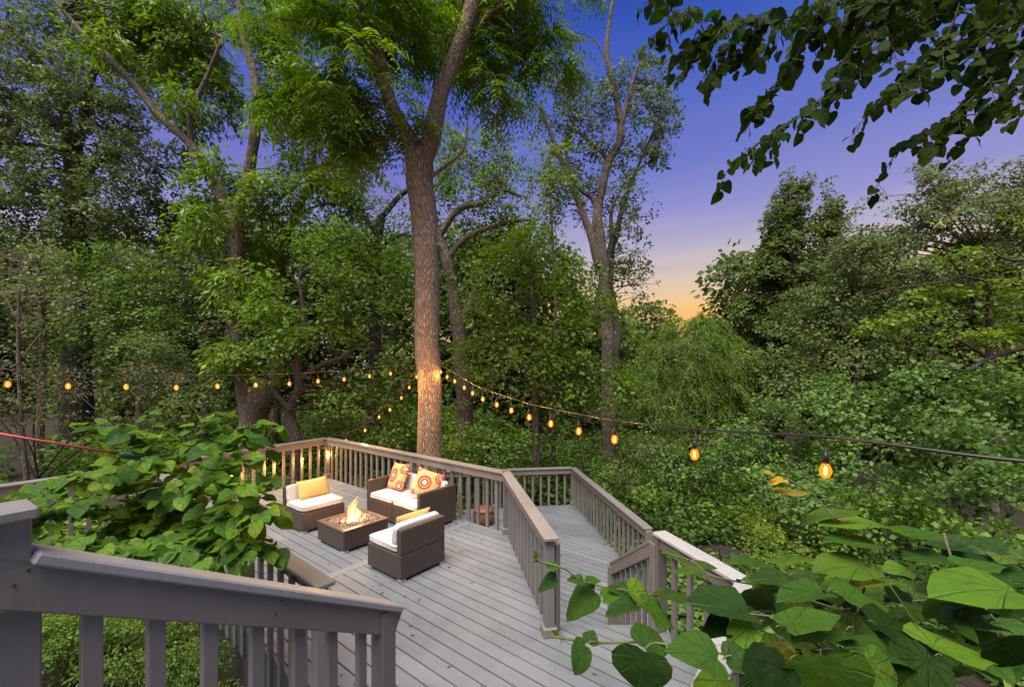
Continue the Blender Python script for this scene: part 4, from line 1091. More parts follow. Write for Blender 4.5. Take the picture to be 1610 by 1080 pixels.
bl = [wblob(1020, 165, 38, 60, 19), wblob(1000, 230, 45, 45, 19), wblob(930, 175, 45, 35, 19), wblob(900, 130, 40, 40, 19), wblob(985, 120, 30, 30, 19), wblob(870, 200, 40, 40, 19), wblob(905, 260, 45, 45, 19),
      wblob(985, 300, 38, 40, 19), wblob(1000, 410, 34, 45, 19), wblob(975, 360, 35, 40, 19), wblob(960, 430, 40, 40, 19.4), wblob(1020, 90, 25, 18, 19), wblob(860, 300, 40, 50, 19), wblob(915, 215, 40, 40, 19), wblob(860, 150, 34, 34, 19), wblob(1052, 185, 20, 34, 19), wblob(960, 240, 36, 36, 19.4), wblob(920, 320, 36, 36, 19.4), wblob(1030, 140, 26, 26, 19), wblob(1035, 240, 24, 22, 19), wblob(950, 150, 30, 26, 19), wblob(890, 170, 30, 30, 19), wblob(1012, 330, 22, 30, 19), wblob(1010, 450, 24, 18, 19)]
tree("bare_oak", "tall sparse oak standing against the sunset sky with one bare leader", "tree", b5, [l0, l1, l2, l3, l4, l5, l6, l7, l8], M_bark_grey, bl, L_oak, dens=8, L=0.12, Wd=0.09, R=0.24, npl=14, clump=0.5, cf=1.5, ntw=420, r0=0.035, shell=0.0, flat=0.4)
b5 = base_at(868, 16)
tree("sapling", "yellow-green sapling crown in front of the sparse oak", "tree", b5, [stem_to(868, 16, (862, 240), .12, .03, .2)], M_bark_grey, [wblob(858, 262, 26, 34, 16), wblob(880, 300, 40, 26, 16), wblob(850, 340, 44, 30, 16), wblob(885, 240, 26, 14, 16)], L_yellow, dens=6, clump=0.42, R=0.35, ntw=40)
# ---- T6 twin crowned tree on the right
b6 = base_at(1250, 19)
bl = [wblob(1250, 283, 22, 20, 19), wblob(1240, 315, 32, 30, 19), wblob(1228, 355, 34, 36, 19), wblob(1304, 305, 14, 22, 19), wblob(1300, 340, 23, 34, 19), wblob(1298, 385, 34, 34, 19), wblob(1238, 385, 44, 36, 19), wblob(1195, 440, 34, 36, 19), wblob(1325, 410, 40, 34, 19), wblob(1172, 490, 22, 34, 19), wblob(1215, 405, 32, 40, 19), wblob(1270, 430, 60, 40, 19), wblob(1212, 465, 36, 45, 19), wblob(1205, 530, 36, 40, 19), wblob(1260, 500, 70, 60, 19)]
tree("twin_topped_tree", "dense tree with two pointed tops rising right of the sunset gap", "tree", b6, [stem_to(1245, 19, (1243, 275), .3, .04), lim([(1262, 480), (1290, 400), (1302, 300)], 19, [.12, .09, .03])], M_bark_grey, bl, L_oak, dens=19.0, L=0.13, Wd=0.09, clump=0.45, cf=1.2, ntw=120, R=0.24, shell=0.3)
# ---- T7 right side trees
b7 = base_at(1500, 15)
bl = [wblob(1500, 288, 70, 36, 15), wblob(1440, 305, 60, 42, 15), wblob(1580, 288, 70, 40, 15), wblob(1390, 350, 56, 45, 15), wblob(1350, 400, 40, 36, 15), wblob(1540, 340, 90, 50, 15), wblob(1500, 385, 50, 30, 14.6), wblob(1560, 420, 50, 34, 14.8), wblob(1480, 390, 90, 60, 15), wblob(1590, 400, 90, 80, 15), wblob(1660, 330, 90, 80, 15)]
tree("round_tree", "broad pale green tree filling the upper right behind the arching branch", "tree", b7, [stem_to(1560, 16, (1555, 420), .2, .08)], M_bark_grey, bl, L_grey, dens=14, clump=0.45, R=0.27, L=.12, ntw=70, npl=16)
b7 = base_at(1340, 16)
bl = [wblob(1340, 440, 70, 50, 16), wblob(1290, 500, 70, 60, 16), wblob(1390, 490, 90, 60, 16), wblob(1340, 560, 110, 60, 16), wblob(1220, 600, 60, 60, 15.5)]
tree("dark_tree", "darker rounded tree below the twin tops at right", "tree", b7, [stem_to(1345, 16, (1340, 430), .2, .05)], M_bark_dark, bl, L_oak, dens=7, clump=0.35, R=0.4)
# ---- T8 feathery tree
b8 = base_at(1085, 17)
bl = [wblob(1085, 565, 80, 60, 17), wblob(1050, 620, 75, 50, 16.6), wblob(1120, 630, 70, 50, 16.6), wblob(1090, 520, 48, 24, 17), wblob(1150, 580, 40, 50, 17)]
tree("feathery_tree", "soft dome-shaped feathery tree below the sunset gap", "tree", b8, [stem_to(1085, 17, (1085, 520), .14, .04)], M_bark_grey, bl, L_willow, "strand", dens=5.0, shell=0.5, ntw=40, nst=7, npl=11, LL=0.6, lf=0.14, lw=0.026)
# ---- T9 distant trees
for i, (x, y, rx, ry, Y, lab, mt) in enumerate([(1015, 510, 46, 42, 36, "distant round dark tree on the skyline left of the gap", L_oak), (1110, 528, 40, 26, 40, "small distant tree on the skyline under the orange glow", L_maple), (960, 540, 50, 50, 33, "distant tree showing behind the sparse oak's trunk", L_maple), (1195, 560, 40, 30, 38, "distant tree at the right foot of the sunset gap", L_oak)]):
    bb = base_at(x, Y)
    tree("distant_tree", lab, "tree", bb, [stem_to(x, Y, (x, y-ry*0.5), .3, .08)], M_bark_dark, [wblob(x, y, rx, ry, Y), wblob(x-rx*.3, y+ry*.9, rx, ry, Y), wblob(x+rx*.4, y+ry*1.2, rx, ry, Y)], mt, dens=2.0, L=0.34, Wd=0.22, R=0.7, npl=18, ntw=10)
# ---- T11 layered maple left of the trunk
b11 = base_at(462, 11.3)
l0 = ([b11, P(466, 700, 11.3), P(456, 650, 11.3), P(470, 610, 11.2), P(466, 570, 11.2), P(480, 520, 11.2), P(470, 440, 11.2)], [0.2, 0.17, 0.15, 0.12, 0.09, 0.07, 0.04])
l1 = lim([(458, 645), (440, 625), (420, 600), (400, 560)], 11.2, [0.09, 0.07, 0.05, 0.02])
l2 = lim([(468, 600), (500, 575), (540, 560), (580, 530), (620, 520)], 11.2, [0.08, 0.06, 0.05, 0.03, 0.015])
l3 = lim([(480, 540), (520, 500), (560, 470)], 11.2, [0.06, 0.04, 0.02])
bl = [wblob(500, 440, 90, 34, 11.4), wblob(440, 480, 60, 30, 11.2), wblob(560, 490, 80, 30, 11.3), wblob(500, 540, 90, 28, 11), wblob(590, 560, 60, 26, 11.2), wblob(450, 590, 60, 24, 11), wblob(540, 620, 60, 30, 11.4), wblob(600, 430, 50, 50, 12), wblob(520, 380, 60, 36, 12), wblob(610, 620, 40, 40, 12), wblob(420, 540, 40, 30, 11.2)]
tree("layered_maple", "small maple with flat green tiers between forked tree and tall trunk", "tree", b11, [l0, l1, l2, l3], M_bark_dark, bl, L_maple, dens=8, flat=1.6, droop=0.15, L=0.12, Wd=0.085, R=0.42, clump=0.42, cf=0.9, ntw=90, shell=0.2)
# ---- T12 dense trees right of the trunk
b12 = base_at(840, 13)
bl = [wblob(800, 420, 60, 50, 13), wblob(860, 440, 60, 60, 13.3), wblob(770, 490, 60, 50, 13), wblob(880, 520, 70, 60, 13), wblob(810, 560, 70, 50, 12.6), wblob(900, 590, 60, 50, 12.8), wblob(750, 570, 40, 50, 13), wblob(840, 370, 50, 30, 13.4), wblob(930, 480, 40, 50, 13.5), wblob(950, 600, 50, 50, 14)]
tree("leafy_tree", "dense mid-green tree between the tall trunk and the sparse oak", "tree", b12, [stem_to(840, 13, (835, 400), .16, .05, .1), lim([(838, 560), (880, 500), (900, 440)], 13, [.08, .06, .02])], M_bark_grey, bl, L_mid, dens=7.5, clump=0.42, R=0.4, ntw=100, shell=0.3)
# ---- left background trees
for (x, Y, bls, lab, mt, kw) in [
    (60, 14.5, [wblob(40, 430, 80, 50, 14.5), wblob(110, 480, 80, 50, 14.5), wblob(20, 520, 80, 60, 14.3), wblob(-70, 450, 80, 90, 14.5)], "thin-leaved greyish tree at the left edge beneath the oak", L_grey, dict(dens=5, clump=0.42)),
    (215, 15.5, [wblob(190, 430, 80, 50, 15.5), wblob(260, 470, 80, 50, 15.5), wblob(200, 520, 80, 60, 15.3)], "mid-green background tree between the oak and the forked tree", L_maple, dict(dens=6, clump=0.42)),
    (320, 16, [wblob(310, 420, 50, 50, 16), wblob(330, 500, 60, 60, 16), wblob(290, 570, 60, 50, 15.5)], "background tree directly left of the forked trunk", L_oak, dict(dens=6, clump=0.42))]:
    bb = base_at(x, Y)
    tree("background_tree", lab, "tree", bb, [stem_to(x, Y, (x, 420), .14, .04, .15)], M_bark_grey, bls, mt, **kw)
# bare slim trunks at left
bb = base_at(40, 11.5)
tree("thin_tree", "thin pale-stemmed bare sapling at the left edge above the lights", "tree", bb, [stem_to(42, 11.5, (30, 450), .055, .03, -.1), lim([(38, 560), (70, 520), (110, 500)], 11.5, [.025, .018, .008]), lim([(36, 520), (10, 470), (-10, 450)], 11.5, [.025, .018, .008])], M_bark_grey, [wblob(30, 470, 50, 30, 11.5)], L_dry, dens=1.2, ntw=40, r0=.012)
# far-off wood that closes the gaps
wroot = Cloud()
wb = []
for x in range(-260, 1000, 70):
    for y in (410, 470, 530, 590, 650, 690):
        yy = y + (20*math.sin(x*0.031))
        if x > 860 and y < 520: continue
        wb.append(wblob(x, yy, 60, 50, 27+3*math.sin(x)))
for x in range(1180, 1960, 80):
    for y in (450, 500, 560, 620, 690):
        wb.append(wblob(x, y+10*math.sin(x), 65, 50, 25+3*math.sin(x)))
for x in range(860, 1240, 70):
    wb.append(wblob(x, 620, 60, 40, 34)); wb.append(wblob(x, 580, 60, 30, 45))
pc, po = spray_pts(wb, 2.2, 0.4)
fill(wroot, pc, po, 16, 0.75, 0.34, 0.22, 0.7, 0.2)
o = wroot.put("far_wood", L_oak, None)

# ---- shrubs
def shrub(label, bls, mat, x, Y, name="shrub", cat="shrub", stems=5, **kw):
    b = base_at(x, Y); root = thing(name, tuple(b), label, cat)
    kw2 = dict(dens=12, clump=0.53, shell=0.35, cf=0.95); kw2.update({k: v for k, v in kw.items() if k in ("dens", "clump", "shell", "cf")})
    pc, po = spray_pts(bls, kw2["dens"], kw2["shell"], kw2["clump"], kw2["cf"], seed=len(label))
    kw3 = dict(npl=20, R=0.32, L=0.10, Wd=0.07, flat=0.7, droop=0.25, tsh=0.0); kw3.update({k: v for k, v in kw.items() if k in kw3})
    c = Cloud(); fill(c, pc, po, **kw3)
    c.put("foliage", mat, root)
    mb = MB()
    for i in range(stems):
        tgt = Vector(tuple(bls[i % len(bls)][0])); a = b+Vector((random.uniform(-.2, .2), random.uniform(-.1, .1), 0))
        pp, rr_ = smooth_path([a, a.lerp(tgt, .5)+Vector((random.uniform(-.2, .2), 0, random.uniform(0, .2))), tgt], [.03, .02, .008], 4)
        mb.tube(pp, rr_, 6)
    s = mb.put("stem", M_bark_dark, root, True)
    if kw.get("sprigs"):
        m2 = MB()
        for i in range(kw["sprigs"]):
            c0, r0_ = bls[i % len(bls)]; c0 = Vector(tuple(c0)); d0 = Vector((random.uniform(-1, 1), -.8, random.uniform(-.2, 1))).normalized()
            a = c0+Vector((d0.x*r0_[0]*.6, d0.y*r0_[1]*.8, d0.z*r0_[2]*.6)); e = a+Vector((random.uniform(-1.2, 1.2), -.3, random.uniform(.1, .8)))
            pp, rr_ = smooth_path([a, a.lerp(e, .5)+Vector((0, -.1, .25)), e], [.016, .011, .003], 5); m2.tube(pp, rr_, 4)
        o = m2.put("bare_sprigs", M_bark_grey, root, True); o["kind"] = "stuff"
    return root
SH = [
 ("dark leafy shrub right behind the deck beside the tall trunk", [(735, 660, 45, 40, 11.5), (770, 710, 50, 30, 10.8), (720, 720, 40, 30, 10.4)], L_maple, {}),
 ("glossy green shrub behind the lower landing railing", [(820, 700, 55, 35, 12), (860, 670, 50, 40, 12.4), (800, 740, 60, 30, 12)], L_maple, {}),
 ("pale tangled shrub right of the glossy one", [(930, 680, 50, 45, 13), (980, 720, 50, 40, 12.6), (900, 630, 45, 40, 13.4)], L_grey, dict(sprigs=16)),
 ("low dark shrub below the tangled one by the landing corner", [(960, 780, 50, 30, 11.2), (1020, 790, 50, 28, 10.6), (930, 750, 40, 26, 11.6)], L_maple, {}),
 ("wide grey-green thicket under the last string bulbs", [(1060, 720, 70, 40, 13), (1120, 750, 60, 36, 12), (1160, 690, 60, 40, 13.5), (1040, 670, 50, 36, 14)], L_cool, dict(sprigs=14)),
 ("yellow-green spirea bush right of the landing railing", [(1160, 830, 60, 34, 8.4), (1220, 815, 60, 38, 8.8), (1130, 860, 40, 26, 8), (1190, 870, 80, 34, 7.6), (1260, 850, 40, 30, 8.4)], L_yellow, dict(L=.075, Wd=.035, R=.2, dens=22, npl=24)),
 ("dense cool green thicket below the feathery tree", [(1200, 660, 70, 45, 14), (1260, 710, 70, 45, 12.5), (1210, 760, 60, 36, 11.5)], L_cool, {}),
 ("vine-draped mound in the middle of the right slope", [(1330, 640, 80, 55, 12), (1400, 700, 90, 60, 11), (1320, 740, 70, 45, 11), (1300, 790, 60, 36, 10)], L_cool, dict(L=.105, Wd=.09, flat=.4, npl=26)),
 ("vine-covered bank at the right edge above the big leaves", [(1500, 620, 90, 60, 10.5), (1580, 680, 90, 70, 9.6), (1480, 740, 90, 60, 9.4), (1600, 800, 90, 70, 8.2), (1680, 700, 90, 120, 9)], L_cool, dict(L=.105, Wd=.09, flat=.4, npl=26)),
 ("broad-leaved vine bank below the string cable at right", [(1400, 810, 90, 45, 8.6), (1500, 850, 90, 50, 7.6), (1340, 870, 70, 36, 8.2), (1600, 900, 80, 50, 6.6)], L_maple, dict(L=.10, Wd=.085, flat=.4, npl=24)),
 ("dark ground-hugging shrub between deck corner and maple", [(570, 650, 50, 36, 12.5), (620, 680, 40, 30, 11.6), (540, 690, 40, 20, 12), (640, 650, 30, 40, 12)], L_maple, dict(tsh=-.1)),
 ("shadowy shrub below the maple beside the brown stump", [(440, 650, 40, 36, 13.5), (500, 670, 50, 24, 13)], L_oak, {}),
 ("brownish twiggy hedge behind the lights at far left", [(60, 610, 90, 50, 12), (160, 640, 80, 44, 12), (250, 620, 70, 50, 12.5), (30, 670, 80, 30, 11.6), (-60, 600, 80, 80, 12)], L_dry, dict(sprigs=40, L=.08, Wd=.045, npl=16)),
 ("green hedge section between twiggy hedge and forked trunk", [(310, 640, 50, 50, 13), (350, 600, 40, 40, 13.4), (230, 560, 60, 40, 13)], L_oak, {}),
]
for lab, bls, mt, kw in SH:
    shrub(lab, [wblob(*b) for b in bls], mt, bls[0][0], bls[0][4], **kw)

# ---- overhanging branch at right
b = P(1700, 560, 7)
l0 = lim([(1720, 520), (1640, 538), (1556, 563), (1522, 582), (1485, 578), (1450, 572)], [7, 7, 7, 6.9, 6.9, 6.9], [0.06, .045, .035, .025, .015, .006])
l1 = lim([(1552, 561), (1514, 538), (1477, 523), (1439, 513), (1406, 521), (1368, 526)], 7, [.03, .025, .02, .015, .01, .005])
l2 = lim([(1700, 452), (1610, 449), (1572, 446), (1514, 436), (1477, 444), (1398, 455), (1356, 467), (1302, 482)], 7.2, [.045, .035, .03, .022, .018, .014, .01, .004])
l3 = lim([(1514, 436), (1490, 400), (1480, 370), (1490, 345)], 7.2, [.018, .014, .01, .004])
l4 = lim([(1690, 400), (1600, 410), (1560, 395), (1540, 370)], 7.2, [.03, .02, .014, .004])
tr_b = base_at(1760, 7.3)
trunk = ([tr_b, P(1760, 700, 7.3), P(1740, 560, 7.2), P(1720, 430, 7.2), P(1730, 300, 7.2)], [.14, .12, .1, .08, .05])
bl = [wblob(1440, 500, 60, 12, 7), wblob(1390, 512, 45, 10, 7), wblob(1500, 530, 60, 12, 7), wblob(1540, 400, 55, 22, 7.2), wblob(1580, 520, 50, 18, 7), wblob(1480, 455, 50, 10, 7.2), wblob(1590, 360, 50, 25, 7.2), wblob(1500, 360, 30, 14, 7.2), wblob(1590, 450, 50, 14, 7.1), wblob(1640, 470, 60, 80, 7.1), wblob(1430, 470, 40, 8, 7.1)]
tree("arching_tree", "yellow-green tree arching its thin dark branches in from the right edge", "tree", tr_b, [trunk, l0, l1, l2, l3, l4], M_bark_dark, bl, L_yellow, dens=13, R=0.22, L=0.075, Wd=0.05, flat=1.4, ntw=120, r0=0.008, clump=0.40, cf=1.6)

# ---- ground cover
def cover(name, label_pts, n, L, Wd, mat, h=0.25):
    c = Cloud(); pts = []; 
    while len(pts) < n:
        (x0, x1, y0, y1) = label_pts[rng.integers(len(label_pts))]
        x = rng.uniform(x0, x1); y = rng.uniform(y0, y1)
        if noise.noise(Vector((x*.8, y*.8, 4))) > -0.15: pts.append((x, y, gz(x, y)+rng.random()*h))
    p = np.array(pts); k = len(p)
    d = rng.normal(size=(k, 3))*np.array([1, 1, .35]); nn = unit(UP+rng.normal(size=(k, 3))*.4)
    c.leaves(p, d, nn, L*(.6+.8*rng.random(k)), Wd*(.6+.8*rng.random(k)), rng.random(k)*.9)
    return c.put(name, mat, None)
cover("ground_cover", [(-16, -5, 7.5, 16), (-12, -7, 5, 9), (-6, 3, 9.5, 15)], 26000, .13, .09, L_maple)
cover("ground_cover", [(-6.5, -3.4, 5.2, 8.5), (-9, -6, 3, 8)], 9000, .09, .06, L_maple, .15)
cover("undergrowth", [(-16, 4, 12, 24), (-2, 14, 11, 26)], 60000, .17, .12, L_maple, 1.0)
cover("undergrowth", [(1.5, 14, 6, 16)], 30000, .14, .10, L_cool, .4)
# juniper-like shrub under the stair rail
shrub("low bright green shrub below the big stair rail", [wblob(150, 1010, 100, 40, 3.9), wblob(270, 1050, 80, 40, 4.0), wblob(60, 1040, 90, 60, 3.6), wblob(200, 965, 80, 26, 4.6), wblob(320, 1110, 50, 30, 3.7), wblob(100, 950, 80, 30, 4.4), wblob(20, 980, 80, 50, 4.0), wblob(250, 990, 60, 30, 4.3)], L_maple, 170, 4.1, stems=4, L=.034, Wd=.017, R=.085, dens=210, npl=24, cf=2.8, clump=.42)
#@@HEARTS
def heart_mesh(name, mat, var):
    out = [(0, .07), (.14, .0), (.31, .01), (.44, .12), (.49, .30), (.44, .50), (.31, .70), (.13, .90), (0, 1.0)]
    r_ = random.Random(var); V = []; UV = []; Fc = []; rows = len(out)
    fold = r_.uniform(.05, .3); curl = r_.uniform(.1, .5); ph = r_.uniform(0, 6); wv = r_.uniform(.015, .06)
    def vert(x, y):
        z = abs(x)*fold - curl*(y-.35)**2*.6 - curl*.5*x*x + wv*math.sin(9*y+ph+(3 if x > 0 else 0))*abs(x)*2.5
        V.append((x, y, z)); UV.append((x+.5, y)); return len(V)-1
    mid = []
    for t, (x, y) in enumerate(out):
        mid.append(vert(0, .07+.93*t/(rows-1)))
    for s in (-1, 1):
        h, o = [mid[0]], [mid[0]]
        for t in range(1, rows-1):
            x, y = out[t]; ym = .07+.93*t/(rows-1); j = 1+r_.uniform(-.09, .07)
            h.append(vert(s*x*.52*j, y*.5+ym*.5)); o.append(vert(s*x*j, y))
        h.append(mid[-1]); o.append(mid[-1])
        for t in range(rows-1):
            for a, b in ((mid, h), (h, o)):
                q = [a[t], b[t], b[t+1], a[t+1]]
                q = [v for i, v in enumerate(q) if v not in q[:i]]
                if len(q) > 2: Fc.append(q if s > 0 else q[::-1])
    me = bpy.data.meshes.new(name); me.from_pydata(V, [], Fc); me.materials.append(mat)
    me.polygons.foreach_set("use_smooth", [True]*len(me.polygons))
    l = me.uv_layers.new(name="UVMap"); vi = np.zeros(len(me.loops), dtype=np.int32); me.loops.foreach_get("vertex_index", vi)
    l.data.foreach_set("uv", np.array(UV, dtype=np.float32)[vi].ravel()); me.update()
    return me
from mathutils import Matrix
HM = {}
def hearts(mat):
    if mat.name not in HM: HM[mat.name] = [heart_mesh("leaf", mat, 11+i) for i in range(9)]
    return HM[mat.name]
class Plant:
    def __init__(s, name, label, loc, mat, twigm, limit=290, cat="branch"):
        s.root = thing(name, tuple(loc), label, cat); s.mat = mat; s.mb = MB(); s.items = []; s.tw = twigm; s.limit = limit
    def leaf(s, base, d, n, size, wid=1.0, mat=None):
        d = Vector(d).normalized(); n = Vector(n); n = (n-d*n.dot(d))
        if n.length < 1e-3: n = d.orthogonal()
        n.normalize(); x = d.cross(n)
        M = Matrix((x, d, n)).transposed().to_quaternion()
        s.items.append((Vector(base), M, size, wid, mat or s.mat))
    def px(s, b, t, w, Y, mat=None, upw=1):
        """leaf from its base and tip pixels, its apparent width in pixels and its distance"""
        bb = P(b[0], b[1], Y); tt = P(t[0], t[1], Y); d = tt-bb; L = d.length; ww = w*Y/F/.93
        view = (Vector((0, 0, HC))-bb).normalized()
        if ww <= L:
            c = max(.12, ww/L); sx = math.sqrt(1-c*c)
            up = Vector((0, 0, 1)); pr = view.cross(d.normalized()); pr = pr if pr.z > 0 else -pr
            n = view*c+pr*sx*upw; size = L
        else:
            size = ww; d = d - view*math.sqrt(size*size-L*L)*1.0; n = view
            n = n-d.normalized()*n.dot(d.normalized())
        s.leaf(bb, d, n, size, 1.0, mat)
        return bb
    def twig(s, pts, r=0.003, r1=None):
        pp, rr_ = smooth_path(pts, [r+(r*.35-r)*i/(len(pts)-1) for i in range(len(pts))], 4)
        s.mb.tube(pp, rr_, 5, False); return pp
    def grow(s, pts, r, size, step, petiole, upw, camw, droop, sub=0, sublen=.25, jit=.5, spread=1.0, mats=None):
        pp = s.twig(pts, r)
        acc = 0; side = 1; nxt = step*random.random(); nsub = .1
        for a, b in zip(pp[:-1], pp[1:]):
            L = (b-a).length
            while acc+L > nxt:
                p = a.lerp(b, (nxt-acc)/L); t = (b-a).normalized()
                h = t.cross(Vector((0, 0, 1)));
                if h.length < .2: h = Vector((1, 0, 0))
                h.normalize(); side = -side
                d = (h*side*spread*.8+t*.6+Vector((random.uniform(-jit, jit), random.uniform(-jit, jit), random.uniform(-jit, jit)*.5-droop))).normalized()
                sz = size*random.uniform(.62, 1.25)
                pe = p+(h*side*.6+t*.5+Vector((0, 0, .35-droop*.5))).normalized()*petiole*random.uniform(.6, 1.3)
                s.mb.tube([p, p.lerp(pe, .5)+Vector((0, 0, .006)), pe], [r*.4+.0008, .0012, .001], 4, False)
                view = (Vector((0, 0, HC))-pe).normalized()
                n = Vector((0, 0, 1))*upw+view*camw+Vector((random.uniform(-jit, jit), random.uniform(-jit, jit), random.uniform(-jit, jit)))*.8
                s.leaf(pe, d, n, sz, random.uniform(.85, 1.08), random.choice(mats) if mats else None)
                nxt += step*random.uniform(.7, 1.3)
            acc += L
        if sub:
            tot = acc; k = int(tot/(sublen*.55)); n = len(pp)
            for i in range(1, k+1):
                j = min(n-2, int(n*i/(k+1))); p = pp[j]; t = (pp[j+1]-pp[j]).normalized()
                h = t.cross(Vector((0, 0, 1))); h = h.normalized() if h.length > .2 else Vector((1, 0, 0))
                sd_ = 1 if i % 2 else -1
                dv = (t*.7+h*sd_*.9+Vector((random.uniform(-.3, .3), random.uniform(-.5, .5), random.uniform(-.35, .25)-droop*.4))).normalized()
                L = sublen*random.uniform(.6, 1.2)
                q = [p, p+dv*L*.5+Vector((0, 0, .01)), p+dv*L-Vector((0, 0, L*droop*.3))]
                s.grow(q, r*.5, size, step, petiole, upw, camw, droop, sub-1, sublen*.7, jit, spread, mats)
    def done(s):
        st_ = s.mb.put("stem", s.tw, s.root, True); st_["kind"] = "stuff"
        random.shuffle(s.items)
        s.items.sort(key=lambda it: -it[2]/max(.3, it[0].y))
        for it in s.items[:s.limit]:
            inst(random.choice(hearts(it[4])), "leaf", s.root, it[0], it[1], (it[2]*it[3], it[2], it[2]))
        rest = s.items[s.limit:]
        if rest:
            V = []; Fc = []; UV = []
            for p, q, sz, w, m_ in rest:
                me = random.choice(hearts(m_)); k = len(V); R_ = q.to_matrix()
                for v in me.vertices: V.append(p+R_@Vector((v.co.x*w*sz, v.co.y*sz, v.co.z*sz)))
                Fc += [[i+k for i in f.vertices] for f in me.polygons]
                UV += [(v.co.x+.5, v.co.y) for v in me.vertices]
            o = mesh("small_leaves", V, Fc, rest[0][4], s.root, True, False, UV); o["kind"] = "stuff"
            a = o.data.attributes.new("tint", 'FLOAT', 'FACE')
            nf = len(o.data.polygons); a.data.foreach_set("value", np.repeat(rng.random(len(rest)), nf//len(rest)+1)[:nf].astype(np.float32))
        print(s.root.name, len(s.items))

def PP(*a): return [P(x, y, Y) for x, y, Y in a]
# --- overhead branch, top right
random.seed(21)
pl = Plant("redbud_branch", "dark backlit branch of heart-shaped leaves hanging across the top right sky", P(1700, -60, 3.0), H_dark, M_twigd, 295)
kw = dict(size=.088, step=.036, petiole=.034, upw=.5, camw=.45, droop=.85, jit=1.0)
G_ = [([(1740, -86, 3.2), (1580, -56, 3.1), (1450, -21, 3.0), (1385, -6, 3.0), (1300, 12, 3.0), (1200, 36, 3.0), (1120, 34, 3.0), (1042, 14, 3.0)], .010, 2, 0.29),
      ([(1500, -66, 2.9), (1455, 14, 2.9), (1400, 69, 2.9), (1335, 119, 2.9), (1280, 164, 2.9), (1215, 209, 2.9), (1152, 254, 2.9)], .007, 1, 0.22),
      ([(1200, 40, 3.0), (1160, 84, 3.0), (1108, 124, 3.0)], .004, 1, 0.17), ([(1130, 36, 3.0), (1090, 64, 3.0), (1062, 94, 3.0)], .003, 1, 0.14),
      ([(1290, 19, 3.0), (1255, 84, 3.0), (1215, 139, 3.0), (1190, 164, 3.0)], .004, 1, 0.17), ([(1395, 4, 2.8), (1350, 64, 2.8), (1320, 104, 2.8)], .004, 1, 0.20),
      ([(1690, -66, 2.8), (1610, 34, 2.8), (1575, 99, 2.8), (1530, 154, 2.8), (1475, 196, 2.8), (1422, 224, 2.8)], .008, 1, 0.26),
      ([(1520, -66, 2.7), (1500, 34, 2.7), (1460, 94, 2.7), (1420, 124, 2.7), (1380, 164, 2.7)], .006, 1, 0.22),
      ([(1700, 54, 2.8), (1620, 114, 2.8), (1570, 164, 2.8), (1540, 199, 2.8)], .005, 1, 0.23), ([(1600, -66, 3.1), (1560, -6, 3.1), (1540, 54, 3.1), (1500, 74, 3.1)], .006, 1, 0.26),
      ([(1560, -56, 3.0), (1480, 4, 3.0), (1400, 34, 3.0), (1330, 74, 3.0)], .005, 1, .22), ([(1640, -56, 2.9), (1560, 44, 2.9), (1500, 84, 2.9), (1440, 94, 2.9)], .005, 1, .22), ([(1700, 34, 2.9), (1630, 64, 2.9), (1560, 84, 2.9)], .004, 1, .22), ([(1700, -6, 3.0), (1640, 14, 3.0), (1560, 24, 3.0)], .005, 1, 0.26), ([(1450, -26, 3.1), (1400, 24, 3.1), (1340, 34, 3.1), (1280, 64, 3.1)], .005, 1, 0.20)]
for pts, r, sb, sl in G_:
    pl.grow(PP(*pts), r, sub=sb, sublen=sl, **kw)
pl.done()
# --- left redbud bush
random.seed(5)
bp = base_at(235, 3.3)
pl = Plant("redbud_shrub", "bright leafy redbud spreading broad leaves over the left side of deck", bp, H_mid, M_twig, 295, "shrub")
pl.twig([bp, P(240, 960, 3.3), P(250, 880, 3.2)], .018)
kw = dict(size=.112, step=.036, petiole=.035, upw=1.0, camw=.35, droop=.45, jit=.7)
for pts in [[(245, 900, 3.2), (250, 800, 3.1), (248, 730, 3.1), (238, 680, 3.1)], [(250, 880, 3.2), (300, 770, 3.1), (355, 705, 3.0), (405, 668, 2.9)],
            [(250, 880, 3.2), (320, 810, 3.0), (380, 790, 2.9), (395, 760, 2.8)], [(250, 880, 3.2), (320, 840, 3.0), (370, 812, 2.8), (415, 808, 2.7)],
            [(250, 880, 3.2), (180, 820, 3.0), (110, 790, 2.8), (10, 785, 2.6)], [(250, 880, 3.2), (205, 790, 3.1), (175, 720, 3.0), (170, 670, 3.0)],
            [(250, 880, 3.2), (300, 860, 2.9), (345, 858, 2.8)], [(250, 880, 3.2), (180, 850, 2.9), (95, 850, 2.6)], [(250, 880, 3.2), (290, 780, 3.2), (300, 700, 3.2), (335, 655, 3.2)],
            [(250, 860, 2.9), (230, 850, 2.7), (190, 870, 2.5)], [(250, 860, 3.0), (260, 850, 2.7), (290, 870, 2.55)], [(250, 800, 3.2), (330, 740, 3.3), (375, 725, 3.3)],
            [(250, 860, 3.2), (230, 760, 3.2), (130, 745, 3.1), (60, 770, 2.9)], [(250, 860, 3.1), (350, 840, 2.8), (400, 860, 2.65)], [(250, 820, 3.2), (200, 750, 2.9), (230, 720, 2.8)], [(250, 830, 3.2), (290, 760, 2.9), (330, 750, 2.8)], [(250, 880, 3.1), (310, 850, 2.8), (350, 850, 2.7)], [(250, 880, 3.1), (200, 880, 2.7), (150, 860, 2.45)], [(250, 860, 3.2), (150, 790, 3.0), (70, 810, 2.8)]]:
    pl.grow(PP(*pts), .006, sub=1, sublen=.2, **kw)
for q in range(5): pl.px((240-q*2+(-6 if q % 2 else 6), 690-q*11), (240-q*2+(-22 if q % 2 else 22), 694-q*11), 9, 3.1, H_mid)
pl.twig(PP((238, 690, 3.1), (240, 660, 3.1), (232, 636, 3.1)), .004)
pl.done()
